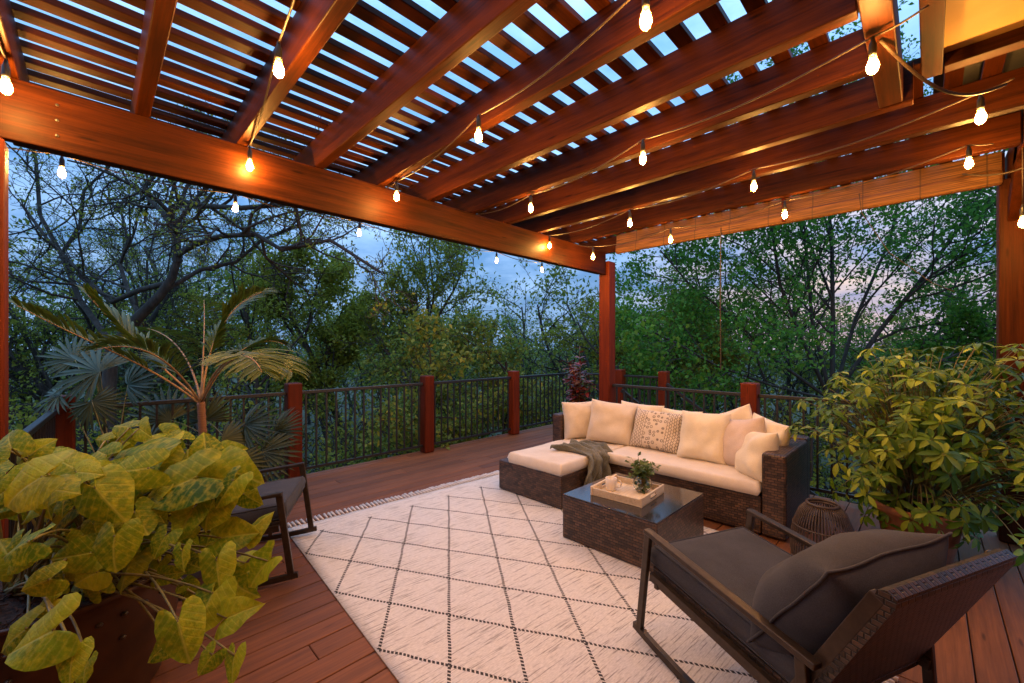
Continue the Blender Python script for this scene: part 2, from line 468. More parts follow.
def leaf_quads(name, P, D, Nn, L, W, mat, parent=None, fold=0.18, local=False):
    """one folded four-corner leaf for every point"""
    P, D, Nn = np.asarray(P, float), np.asarray(D, float), np.asarray(Nn, float)
    if parent is not None and not local:
        P = P - np.array(parent.location)
    D /= np.linalg.norm(D, axis=1, keepdims=True) + 1e-9
    S = np.cross(D, Nn)
    S /= np.linalg.norm(S, axis=1, keepdims=True) + 1e-9
    Nn = np.cross(S, D)
    L = np.asarray(L)[:, None]
    W = np.asarray(W)[:, None]
    V = np.stack([P, P + D * L * 0.48 + S * W * 0.5 + Nn * W * fold, P + D * L - Nn * L * 0.08, P + D * L * 0.48 - S * W * 0.5 + Nn * W * fold], 1).reshape(-1, 3)
    n = len(P)
    me = bpy.data.meshes.new(name)
    me.vertices.add(4 * n)
    me.vertices.foreach_set('co', V.ravel())
    me.loops.add(4 * n)
    me.loops.foreach_set('vertex_index', np.arange(4 * n, dtype=np.int32))
    me.polygons.add(n)
    me.polygons.foreach_set('loop_start', np.arange(0, 4 * n, 4, dtype=np.int32))
    me.update(calc_edges=True)
    me.materials.append(mat)
    o = bpy.data.objects.new(name, me)
    COL.objects.link(o)
    if parent is not None:
        o.parent = parent
    return o
EXPOSURE, SKY = 0.68, 0.15
# ================================================================ camera, sky, sun
cam = bpy.data.cameras.new('camera')
cam.sensor_width = 36
cam.lens = F / 1024 * 36
cam.shift_y = 6.5 / 1024
cam.clip_start = 0.05
cam.clip_end = 3000
co = bpy.data.objects.new('camera', cam)
COL.objects.link(co)
co.location = (0, 0, CAMZ)
co.rotation_euler = (PI / 2, 0, -PI / 4)
SC.camera = co
SC.view_settings.view_transform = 'Standard'
SC.view_settings.look = 'None'
SC.view_settings.gamma = 1
SC.view_settings.exposure = EXPOSURE
SC.cycles.use_denoising = True
SC.cycles.max_bounces = 7
SC.cycles.diffuse_bounces = 4
SC.cycles.sample_clamp_indirect = 6.0
SC.cycles.use_light_tree = True

SUN_AZ = math.radians(8)      # from the +x axis; the afterglow lies behind the dense tree
SUN_EL = math.radians(1.0)
w = bpy.data.worlds.new('World')
SC.world = w
w.use_nodes = True
nt = w.node_tree
bg = nt.nodes['Background']
sky = nd(nt, 'ShaderNodeTexSky', sky_type='NISHITA', sun_disc=False)
sky.sun_elevation = SUN_EL
sky.sun_rotation = PI / 2 - SUN_AZ
sky.air_density = 1.2
sky.dust_density = 1.5
sky.ozone_density = 4.0
tc = nd(nt, 'ShaderNodeTexCoord')
gen = tc.outputs['Generated']
sep = nd(nt, 'ShaderNodeSeparateXYZ', {0: gen})
zz = mth(nt, 'MAXIMUM', sep.outputs[2], 0.0)
den = mth(nt, 'ADD', zz, 0.16)
cv = nd(nt, 'ShaderNodeCombineXYZ', {0: mth(nt, 'DIVIDE', sep.outputs[0], den), 1: mth(nt, 'DIVIDE', sep.outputs[1], den)}).outputs[0]
cl = noise(nt, cv, 1.5, 6, 0.58)
cm = nd(nt, 'ShaderNodeMapRange', {0: cl, 1: 0.40, 2: 0.68, 3: 0.0, 4: 0.85}).outputs[0]
# dusk clouds: thin sheets lit by the afterglow near the horizon and by the blue dome higher up
glow = nd(nt, 'ShaderNodeVectorMath', {0: gen, 1: (math.cos(SUN_AZ), math.sin(SUN_AZ), 0.02)}, operation='DOT_PRODUCT').outputs[1]
gl = nd(nt, 'ShaderNodeMapRange', {0: glow, 1: 0.90, 2: 1.0, 3: 0.0, 4: 0.9}, interpolation_type='SMOOTHSTEP').outputs[0]
cloudcol = mixc(nt, gl, (2.5, 4.0, 6.4), (7.2, 5.2, 3.9))
skyc = mixc(nt, 0.55, sky.outputs[0], (1.35, 3.1, 6.3))
total = mixc(nt, cm, skyc, cloudcol)
lift = nd(nt, 'ShaderNodeMapRange', {0: zz, 1: 0.12, 2: 0.85, 3: 0.72, 4: 2.1}).outputs[0]
total = mixc(nt, 1.0, total, nd(nt, 'ShaderNodeCombineXYZ', {0: lift, 1: lift, 2: lift}).outputs[0], 'MULTIPLY')
nt.links.new(total, bg.inputs[0])
bg.inputs[1].default_value = SKY

sl = bpy.data.lights.new('sun', 'SUN')
sl.energy = 0.04
sl.angle = math.radians(12)
sl.color = (1.0, 0.72, 0.5)
so = bpy.data.objects.new('sun', sl)
COL.objects.link(so)
so.rotation_euler = Vector((-math.cos(SUN_AZ) * math.cos(SUN_EL), -math.sin(SUN_AZ) * math.cos(SUN_EL), -math.sin(SUN_EL))).to_track_quat('-Z', 'Y').to_euler()

# ================================================================ deck
rng = random.Random(4)
BW, GAP = 0.138, 0.006
def boards(y0, y1, x0, x1, mb):
    y = y0
    while y < y1 - 0.02:
        ye = min(y + BW, y1)
        cuts = [x0]
        x = x0 + rng.uniform(1.6, 4.6)
        while x < x1 - 0.8:
            cuts.append(x)
            x += 4.9
        cuts.append(x1)
        for p, q in zip(cuts[:-1], cuts[1:]):
            dz = rng.uniform(-0.0012, 0.0012)
            mb.box(p + 0.002, q - 0.002, y, ye, -0.03 + dz, dz)
        y += BW + GAP
mb = MB()
DX0 = -1.9
boards(-2.6, 3.33, DX0, 5.36, mb)
boards(3.33, 5.42, -0.42, 7.27, mb)
deck = mb.build('deck', M['deck'], bevel=0.003, seg=1)
tag(deck, kind='structure')
mb = MB()
mb.box(DX0 + 0.02, 5.34, -2.58, 3.31, -0.28, -0.05)
mb.box(-0.40, 7.25, 3.35, 5.40, -0.28, -0.05)
tag(mb.build('deck_subframe', M['black']), kind='structure')

# ================================================================ pergola
pg = thing('pergola', 'red stained cedar pergola with close slats and heavy rafters over the seating', 'pergola', (2.4, 1.6, 0))
RA0, RP = 0.195, 0.498
ZR0, ZR1 = 2.90, 3.115
MB().box(-0.42, 5.10, 3.225, 3.275, 2.585, 2.898).build('beam', M['wood_x'], pg, bevel=0.006)
MB().box(-0.30, 5.10, 3.31, 3.36, 2.60, 2.898).build('beam', M['wood_x'], pg, bevel=0.006)
for (x, y, z1, wd) in ((5.205, 3.27, 2.78, 0.17), (-0.39, 3.29, 2.584, 0.15), (5.21, -0.49, 2.898, 0.19)):
    MB().box(x - wd / 2, x + wd / 2, y - wd / 2, y + wd / 2, 0.002, z1).build('post', M['post'] if y > 0 else M['wood_z'], pg, bevel=0.012)
for bx, bz in ((-0.34, 2.66), (-0.34, 2.74), (-0.34, 2.82)):
        mb = MB()
        mb.lathe([(0.007, 0), (0.007, 0.006), (0.0, 0.008)], (0, 0, 0), 8)
        n = 24
        for i in range(len(mb.v) - n, len(mb.v)):
            x, y, z = mb.v[i]
            mb.v[i] = (bx + 0.2 + x, 3.225 - z, bz + y)
        mb.build('bolt', M['black'], pg)
MB().box(-0.42, 3.14, 0.10, 0.20, ZR0 + 0.003, ZR1 + 0.002).build('header', M['wood_x'], pg, bevel=0.006)
MB().box(3.3, 5.28, -0.54, -0.44, ZR0 - 0.003, ZR1).build('header', M['wood_x'], pg, bevel=0.006)
for n in [q for q in range(-1, 11) if q != 9]:
    x = RA0 + RP * n + (0.16 if n == 8 else 0)
    y0 = 0.205 if n < 6 else -0.43
    if n == 6: y0 = 0.06
    mb = MB()
    # rafter with an angled tail
    t = 0.033
    ye = 4.36
    prof = [(y0, ZR0), (ye - 0.10, ZR0), (ye, ZR0 + 0.12), (ye, ZR1), (y0, ZR1)]
    k = len(prof)
    mb.add([(x - t, a, b) for a, b in prof] + [(x + t, a, b) for a, b in prof],
           [tuple(range(k)), tuple(range(2 * k - 1, k - 1, -1))] + [(i, i + k, (i + 1) % k + k, (i + 1) % k) for i in range(k)])
    mb.build('rafter', M['wood_y'], pg, bevel=0.005)
y = 0.24
SLP, SLW = 0.165, 0.079
ys = []
y = -0.30
while y < 4.34:
    ys.append(y)
    y += SLP
for y in ys:
    x0 = -0.5 if y > 0.2 else 3.2
    j = rng.uniform(-0.006, 0.006)
    MB().box(x0 + rng.uniform(-0.02, 0.02), 5.42, y + j, y + SLW + j, ZR1 + 0.003, ZR1 + 0.038).build('slat', M['wood_x'], pg, bevel=0.003, seg=1)
# knee brace on the corner post, running towards the house
MB().bar((5.15, -0.49, 2.60), (4.55, -0.49, 3.06), 0.10, 0.13).build('brace', M['wood_z'], pg, bevel=0.006)
MB().box(5.165, 5.255, -2.4, -0.59, 2.9, 3.148).build('beam', M['wood_y'], pg, bevel=0.006)
MB().box(5.14, 5.28, -1.9, -0.60, 2.20, 2.26).build('cross_rail', M['wood_y'], pg, bevel=0.006)

# ================================================================ house eave over the near corner
hs = thing('house', 'house eave with amber lit plywood soffit framed by brown trim boards', 'house', (1.0, -1.6, 0))
MB().box(-1.9, 3.10, -2.5, -0.05, 3.055, 3.075).build('soffit', M['soffit'], hs)
MB().box(-1.9, 3.14, -0.05, 0.03, 2.985, 3.12).build('trim_board', M['wood_x'], hs, bevel=0.004)
MB().box(3.06, 3.14, -2.5, -0.055, 2.985, 3.052).build('trim_board', M['wood_y'], hs, bevel=0.004)
MB().box(-2.2, 5.5, -2.6, -0.02, 3.30, 3.36).build('roof', M['black'], hs)
MB().box(-1.9, 2.90, -1.02, -0.90, 0.004, 3.05).build('wall', M['siding'], hs)
MB().box(-1.98, -1.86, -0.895, 3.25, 0.004, 3.05).build('wall', M['siding'], hs)

# ================================================================ railings
def rail_bay(rt, p, q, z0=0.09, z1=1.04, n=None):
    p, q = Vector(p), Vector(q)
    L = (q - p).length
    d = (q - p) / L
    rt = MB().bar(p + UP * (z1 - 0.02), q + UP * (z1 - 0.02), 0.045, 0.04).build('top_rail', M['black'], rt, bevel=0.006)
    MB().bar(p + UP * (z0 + 0.015), q + UP * (z0 + 0.015), 0.03, 0.03).build('bottom_rail', M['black'], rt)
    n = n or max(2, round(L / 0.118))
    for i in range(n):
        c = p + d * (L * (i + 0.5) / n)
        MB().box(c.x - 0.0095, c.x + 0.0095, c.y - 0.0095, c.y + 0.0095, z0 + 0.03, z1 - 0.04).build('baluster', M['black'], rt)

def rail_post(rt, x, y, h=1.14, s=0.16):
    mb = MB()
    mb.box(x - s / 2, x + s / 2, y - s / 2, y + s / 2, 0.003, h)
    mb.build('post', M['post'], rt, bevel=0.018)

rt = thing('railing', 'long black metal railing with red posts along the back edge of the deck', 'railing', (3.5, 5.29, 0))
bx = [-0.2, 1.65, 3.5, 5.33, 7.15]
for x in bx: rail_post(rt, x, 5.29)
for a, b in zip(bx[:-1], bx[1:]): rail_bay(rt, (a + 0.08, 5.29, 0), (b - 0.08, 5.29, 0))
rt = thing('railing', 'short black railing with red posts on the far landing beyond the tall post', 'railing', (7.15, 4.2, 0))
for y in (4.2, 3.33): rail_post(rt, 7.15, y)
for a, b in ((5.21, 4.28), (4.12, 3.41)): rail_bay(rt, (7.15, a, 0), (7.15, b, 0))
rt = thing('railing', 'black metal railing with one round topped red post behind the wicker sofa', 'railing', (5.21, 1.4, 0))
rail_post(rt, 5.21, 1.42, 1.16, 0.165)
rail_bay(rt, (5.21, 3.18, 0), (5.21, 1.505, 0))
rail_bay(rt, (5.21, 1.335, 0), (5.21, -0.32, 0))
rt = thing('railing', 'side railing running from the left corner post towards the near beam post', 'railing', (-0.3, 4.2, 0))
rail_bay(rt, (-0.24, 5.2, 0), (-0.33, 3.38, 0))

# stairs going down beside the far landing
stairs = thing('staircase', 'wooden steps with slanted black handrails going down beside the railing', 'staircase', (6.4, 2.6, -0.9))
for i in range(13):
    MB().box(5.55, 7.1, 3.04 - 0.27 * i, 3.32 - 0.27 * i, -0.19 - 0.18 * i - 0.03, -0.19 - 0.18 * i).build('tread', M['deck'], stairs)
for x in (5.57, 7.08):
    MB().bar((x, 3.3, -0.3), (x, -0.3, -2.7), 0.04, 0.24).build('stringer', M['post'], stairs)
    MB().bar((x, 3.25, 0.92), (x, -0.3, -1.45), 0.04, 0.045).build('handrail', M['black'], stairs)
    for i in range(14):
        y = 3.2 - i * 0.25
        z = 0.92 - (3.25 - y) * 2.37 / 3.55
        MB().box(x - 0.009, x + 0.009, y - 0.009, y + 0.009, z - 0.95, z - 0.02).build('baluster', M['black'], stairs)

# ================================================================ rug
rug = thing('rug', 'large cream rug with dotted charcoal diamonds and tasselled ends', 'rug', (0.883, 0.14, 0), math.radians(-4))
mb = MB()
nx, ny = 40, 54
rows = []
for i in range(nx + 1):
    rows.append([(2.75 * i / nx, 0.2 + 3.55 * j / ny, 0.008 + 0.0025 * mnoise.noise((i * 0.4, j * 0.3, 1.0))) for j in range(ny + 1)])
mb.grid(rows)
o = mb.build('pile', M['rug'], rug, smooth=True, local=True)
o.data.flip_normals()
md = o.modifiers.new('thick', 'SOLIDIFY'); md.thickness = 0.007; md.offset = -1
for yy, sg in ((0.2, -1), (3.75, 1)):
    mb = MB()
    k = 0
    x = 0.012
    while x < 2.74:
        L = 0.105 + rng.uniform(-0.012, 0.012)
        dx = rng.uniform(-0.008, 0.008)
        mb.tube([(x, yy - sg * 0.01, 0.009), (x + dx * 0.5, yy + sg * L * 0.5, 0.009), (x + dx, yy + sg * L, 0.006)], [0.008, 0.012, 0.014], 5)
        x += 0.037
    mb.build('fringe', M['fringe'], rug, smooth=True, local=True)
# ================================================================ pillows
def pillow_mesh(w, h, t, seed, flange=0.0, sag=0.0, warp=0.045):
    n = 18
    mb = MB()
    for sg in (1, -1):
        rows = []
        for i in range(n + 1):
            u = math.sin((i / n * 2 - 1) * PI / 2) * 0.55 + (i / n * 2 - 1) * 0.45
            row = []
            for j in range(n + 1):
                v = math.sin((j / n * 2 - 1) * PI / 2) * 0.55 + (j / n * 2 - 1) * 0.45
                x = u * w / 2 * (1 - 0.075 * (1 - v * v) * u * u)
                y = v * h / 2 * (1 - 0.075 * (1 - u * u) * v * v)
                prof = (max(0, 1 - u ** 4) * max(0, 1 - v ** 4)) ** 0.62
                wr = mnoise.noise((x * 6 + seed, y * 6, seed * 1.7)) * 0.020 + (0.5 - abs(mnoise.noise((x * 9 + seed, y * 7, seed)))) * 0.022
                z = sg * (t * 0.6 * prof * (1 - 0.22 * v) + wr * prof * 1.2) + warp * mnoise.noise((u * 1.5 + seed, v * 1.5, 5.0))
                y -= sag * prof * (1 - abs(u)) * 0.02
                row.append((x, y, z))
            rows.append(row if sg > 0 else row[::-1])
        mb.grid(rows)
    return mb

def pillow(name, label, cat, mat, x, y, z, az, lean, w, h, t, seed, roll=0.0, group=None, parent=None):
    mb = pillow_mesh(w, h, t, seed, warp=0.02 if name == 'back_cushion' else 0.032)
    o = mb.build(name, mat, None, smooth=True)
    wm = o.modifiers.new('weld', 'WELD'); wm.merge_threshold = 0.0008
    sb = o.modifiers.new('sub', 'SUBSURF'); sb.levels = 1; sb.render_levels = 1
    nrm = Vector((math.cos(az) * math.cos(lean), math.sin(az) * math.cos(lean), math.sin(lean)))
    side = Vector((-math.sin(az), math.cos(az), 0))
    up = nrm.cross(side)
    side, up = side * math.cos(roll) + up * math.sin(roll), up * math.cos(roll) - side * math.sin(roll)
    o.matrix_world = Matrix(((side.x, up.x, nrm.x, x), (side.y, up.y, nrm.y, y), (side.z, up.z, nrm.z, z), (0, 0, 0, 1)))
    if label: tag(o, label, cat, group)
    if name == 'back_cushion':
        n = 18
        q = mb.v[:(n + 1) * (n + 1)]
        ring = [q[i * (n + 1)] for i in range(n)] + [q[n * (n + 1) + j] for j in range(n)] + [q[(n - i) * (n + 1) + n] for i in range(n)] + [q[n - j] for j in range(n)] + [q[0]]
        MB().tube(ring, 0.0055, 6, False).build('piping', M['charcoal'], o, smooth=True, local=True)
    return o

# ================================================================ sectional sofa
sf = thing('sectional_sofa', 'dark wicker corner sofa with cream seat cushions and a chaise end', 'sofa', (4.2, 2.1, 0))
SX0, SX1, SY0, SY1, CX0, CY0 = 3.87, 4.68, 0.80, 3.34, 3.13, 2.47
MB().box(SX0 + 0.01, SX1, SY0 + 0.18, SY1 - 0.15, 0.015, 0.325).build('base', M['rattan'], sf, bevel=0.012)
MB().box(CX0, SX0 + 0.17, CY0, SY1 - 0.005, 0.0155, 0.327).build('chaise_base', M['rattan'], sf, bevel=0.012)
MB().box(SX0, SX1 + 0.02, SY0, SY0 + 0.175, 0.013, 0.69).build('armrest', M['rattan'], sf, bevel=0.02)
MB().box(4.05, SX1 + 0.02, SY1 - 0.145, SY1, 0.013, 0.73).build('armrest', M['rattan'], sf, bevel=0.02)
MB().box(SX1 + 0.005, SX1 + 0.15, SY0 + 0.002, SY1 - 0.002, 0.014, 0.71).build('backrest', M['rattan'], sf, bevel=0.02)
def cushion(x0, x1, y0, y1, z0, z1, name):
    """soft slab: a superellipse-edged lump with a few wrinkles"""
    n, k = 40, 26
    mb = MB()
    rows = []
    for i in range(n + 1):
        row = []
        for j in range(n + 1):
            u, v = 2 * i / n - 1, 2 * j / n - 1
            u, v = math.copysign(abs(u) ** 0.6, u), math.copysign(abs(v) ** 0.6, v)
            ex = ((x1 - x0) / 2 * (1 - abs(u)))
            ey = ((y1 - y0) / 2 * (1 - abs(v)))
            e = min(ex, ey)
            f = 1 - (1 - min(1, e / 0.035)) ** 2
            wr = 0.006 * mnoise.noise((x0 + u * 2.2, y0 + v * 2.2, 2.0)) + 0.003 * mnoise.noise((u * 9, v * 9, x0))
            row.append(((x0 + x1) / 2 + u * (x1 - x0) / 2, (y0 + y1) / 2 + v * (y1 - y0) / 2, (z0 + z1) / 2 + ((z1 - z0) / 2 + wr + 0.012) * math.sqrt(max(0.0, f))))
        rows.append(row)
    mb.grid([q[::-1] for q in rows])
    mb.grid([[(x, y, z0 + z1 - z if z0 + z1 - z > z0 else z0) for x, y, z in q] for q in rows])
    o = mb.build(name, M['cream'], sf, smooth=True)
    o.modifiers.new('weld', 'WELD').merge_threshold = 0.0006
    return o
cushion(CX0 - 0.015, SX0 + 0.16, CY0 - 0.012, SY1 - 0.152, 0.328, 0.425, 'chaise_cushion')
cushion(SX0 - 0.025, SX1, SY0 + 0.178, CY0 - 0.015, 0.328, 0.425, 'seat_cushion')
cushion(SX0 + 0.162, SX1, CY0 - 0.012, SY1 - 0.152, 0.328, 0.425, 'corner_cushion')

G = 'throw pillows on the sofa'
pillow('throw_pillow', 'cream square pillow at the far end of the sofa, farthest left', 'pillow', M['cream2'], 4.27, 3.06, 0.655, math.radians(-128), 0.22, 0.47, 0.48, 0.17, 1.3, 0.03, G)
pillow('throw_pillow', 'large golden cream pillow between the far white pillow and the printed one', 'pillow', M['cream2'], 4.33, 2.66, 0.665, math.radians(-155), 0.34, 0.56, 0.52, 0.20, 2.1, -0.10, G)
pillow('throw_pillow', 'cream pillow tucked behind the left edge of the printed pillow', 'pillow', M['cream'], 4.56, 2.42, 0.665, math.radians(-172), 0.22, 0.54, 0.48, 0.14, 3.7, -0.05, G)
pillow('throw_pillow', 'block printed pillow with small dark floral motifs', 'pillow', M['print'], 4.40, 2.12, 0.635, math.radians(-176), 0.40, 0.60, 0.46, 0.17, 4.4, -0.04, G)
pillow('throw_pillow', 'cream pillow whose top shows behind the right of the printed pillow', 'pillow', M['ivory'], 4.58, 1.95, 0.645, math.radians(178), 0.2, 0.48, 0.46, 0.13, 5.5, 0.0, G)
pillow('throw_pillow', 'plain ivory pillow just right of the printed pillow', 'pillow', M['ivory'], 4.34, 1.61, 0.655, math.radians(176), 0.32, 0.50, 0.52, 0.19, 6.2, 0.04, G)
pillow('throw_pillow', 'blush pillow with its top corner up, second from the near arm', 'pillow', M['pink'], 4.33, 1.25, 0.645, math.radians(152), 0.26, 0.48, 0.50, 0.18, 7.9, 0.20, G)
pillow('throw_pillow', 'pale pillow with pointed corner half hidden behind the blush pillow', 'pillow', M['cream'], 4.55, 1.38, 0.70, math.radians(172), 0.18, 0.46, 0.48, 0.14, 8.3, 0.40, G)
pillow('throw_pillow', 'yellowish cream pillow slumped against the near wicker arm', 'pillow', M['ivory'], 4.14, 1.075, 0.60, math.radians(128), 0.32, 0.46, 0.45, 0.18, 9.4, 0.16, G)
pillow('throw_pillow', 'ivory pillow behind the slumped one with a corner over the near arm', 'pillow', M['ivory'], 4.43, 1.08, 0.665, math.radians(140), 0.20, 0.50, 0.47, 0.16, 10.6, -0.10, G)

# throw blanket over the corner of the chaise
mb = MB()
rows = []
nu, nv = 46, 56
for i in range(nu + 1):
    u = i / nu
    row = []
    for j in range(nv + 1):
        v = j / nv
        s_ = v * 0.80
        flat = 0.42
        wav = 0.034 * math.sin(u * 19 + 2.6 * math.sin(v * 4)) + 0.020 * math.sin(u * 43 + v * 9) + 0.02 * mnoise.noise((u * 6, v * 6, 1.0))
        spread = 1 - 0.32 * math.sin(min(1, v * 1.3) * PI) * 0.8
        x = 3.72 + (u - 0.5) * 0.50 * spread + 0.05 * math.sin(v * 5)
        if s_ < flat:
            y = 2.47 + (flat - s_)
            z = 0.462 + max(wav, -0.012) * 0.9
        else:
            d = s_ - flat
            bend = min(d / 0.06, 1)
            y = 2.462 - 0.022 * bend - (wav * 0.9 + 0.012) * min(1, d / 0.05) - 0.02
            z = 0.455 - max(0, d - 0.012) * (1 + 0.12 * math.sin(u * 9))
        z += 0.008 * mnoise.noise((u * 9, v * 9, 3.3))
        x += 0.02 * mnoise.noise((u * 5, v * 7, 8.0))
        row.append((x, y, z))
    rows.append(row)
mb.grid(rows)
o = mb.build('throw_blanket', M['throw'], None, smooth=True)
md = o.modifiers.new('thick', 'SOLIDIFY'); md.thickness = 0.012; md.offset = 0
tag(o, 'sage grey throw blanket draped over the corner of the chaise', 'blanket')

# ================================================================ coffee table and what stands on it
ct = thing('coffee_table', 'low square wicker coffee table with dark speckled glass top', 'coffee table', (3.08, 1.71, 0))
TX0, TX1, TY0, TY1 = 2.69, 3.52, 1.30, 2.11
MB().box(TX0, TX1, TY0, TY1, 0.012, 0.352).build('body', M['rattan'], ct, bevel=0.01)
MB().box(TX0 + 0.004, TX1 - 0.004, TY0 + 0.004, TY1 - 0.004, 0.354, 0.363).build('glass_top', M['tableglass'], ct, bevel=0.002)
ZT = 0.364
tr = thing('serving_tray', 'whitewashed wooden tray with slot handles on the glass table', 'tray', (3.065, 1.735, ZT), math.radians(4))
TS = 0.9
tr.scale = (TS, TS, 1)
MB().box(-0.24, 0.24, -0.24, 0.24, 0.001, 0.012).build('bottom', M['traywood'], tr, local=True)
for sx in (-1, 1):
    MB().box(sx * 0.232 - 0.008, sx * 0.232 + 0.008, -0.222, 0.222, 0.0, 0.058).build('side', M['traywood'], tr, bevel=0.003, local=True)
for sy in (-1, 1):
    mb = MB()
    y0, y1 = sy * 0.232 - 0.008, sy * 0.232 + 0.008
    mb.box(-0.242, 0.242, y0, y1, 0.0, 0.028).box(-0.242, -0.06, y0, y1, 0.028, 0.052).box(0.06, 0.242, y0, y1, 0.028, 0.052).box(-0.242, 0.242, y0, y1, 0.052, 0.068)
    eb = mb.build('end_board', M['traywood'], tr, local=True)
    MB().box(-0.062, 0.062, sy * 0.243 - 0.002, sy * 0.243 + 0.002, 0.026, 0.03).build('handle', M['black'], eb, local=True)
p = Vector((3.02, 1.86, ZT + 0.0135))
mg = thing('mug', 'beige ceramic mug with handle standing on the tray', 'mug', p)
mc = MB().lathe([(0.036, 0), (0.041, 0.006), (0.046, 0.05), (0.047, 0.098), (0.044, 0.1), (0.041, 0.095), (0.038, 0.03), (0.0, 0.02)], (0, 0, 0), 28).build('cup', M['ceramic'], mg, smooth=True, local=True)
MB().tube([(0.03, -0.034, 0.078), (0.046, -0.056, 0.078), (0.052, -0.066, 0.05), (0.044, -0.054, 0.024), (0.03, -0.033, 0.022)], 0.006, 8).build('handle', M['ceramic'], mc, smooth=True, local=True)
vp = Vector((3.17, 1.66, ZT + 0.0135))
vs = thing('vase', 'small round clear glass vase standing on the tray', 'vase', vp)
MB().lathe([(0.0, 0.0), (0.045, 0.002), (0.072, 0.035), (0.078, 0.062), (0.066, 0.095), (0.046, 0.115), (0.05, 0.13), (0.046, 0.129), (0.042, 0.115), (0.062, 0.093), (0.073, 0.062), (0.067, 0.036), (0.042, 0.008), (0.0, 0.006)], (0, 0, 0), 32).build('bowl', M['glass'], vs, smooth=True, local=True)
cg = thing('cut_greenery', 'loose sprigs of fresh green leaves arranged in the glass vase', 'flowers', vp)
r = random.Random(31)
P, D, Nn = [], [], []
mb = MB()
for i in range(30):
    a = r.uniform(0, 2 * PI)
    sp = r.uniform(0.1, 1.0)
    tip = Vector((math.cos(a) * sp * 0.15, math.sin(a) * sp * 0.15, 0.15 + r.uniform(0.0, 0.11) - 0.03 * sp))
    if i > 26: tip = tip * 1.35
    mid = Vector((math.cos(a) * sp * 0.035, math.sin(a) * sp * 0.035, 0.12))
    b = Vector((-math.cos(a) * 0.03, -math.sin(a) * 0.03, 0.02))
    pts = [b, (b + mid) / 2, mid, (mid * 0.45 + tip * 0.55) + UP * 0.015, tip]
    mb.tube(pts, 0.0016, 4)
    for k in range(9):
        t = r.uniform(0.15, 1.0)
        q = mid.lerp(tip, t)
        dr = Vector((r.gauss(0, 1), r.gauss(0, 1), r.gauss(0.2, 0.6))).normalized()
        P.append(q); D.append(dr); Nn.append((r.gauss(0, .5), r.gauss(0, .5), 1))
for k in range(26):
    a = r.uniform(0, 2 * PI)
    P.append((math.cos(a) * 0.035, math.sin(a) * 0.035, r.uniform(0.02, 0.08))); D.append((r.gauss(0, 1), r.gauss(0, 1), r.gauss(0, 1))); Nn.append((r.gauss(0, 1), r.gauss(0, 1), 0.4))
mb.build('stem', M['stem'], cg, local=True)
leaf_quads('foliage', P, D, Nn, np.random.RandomState(1).uniform(0.03, 0.058, len(P)), np.random.RandomState(2).uniform(0.02, 0.04, len(P)), M['vasegreen'], cg, local=True)

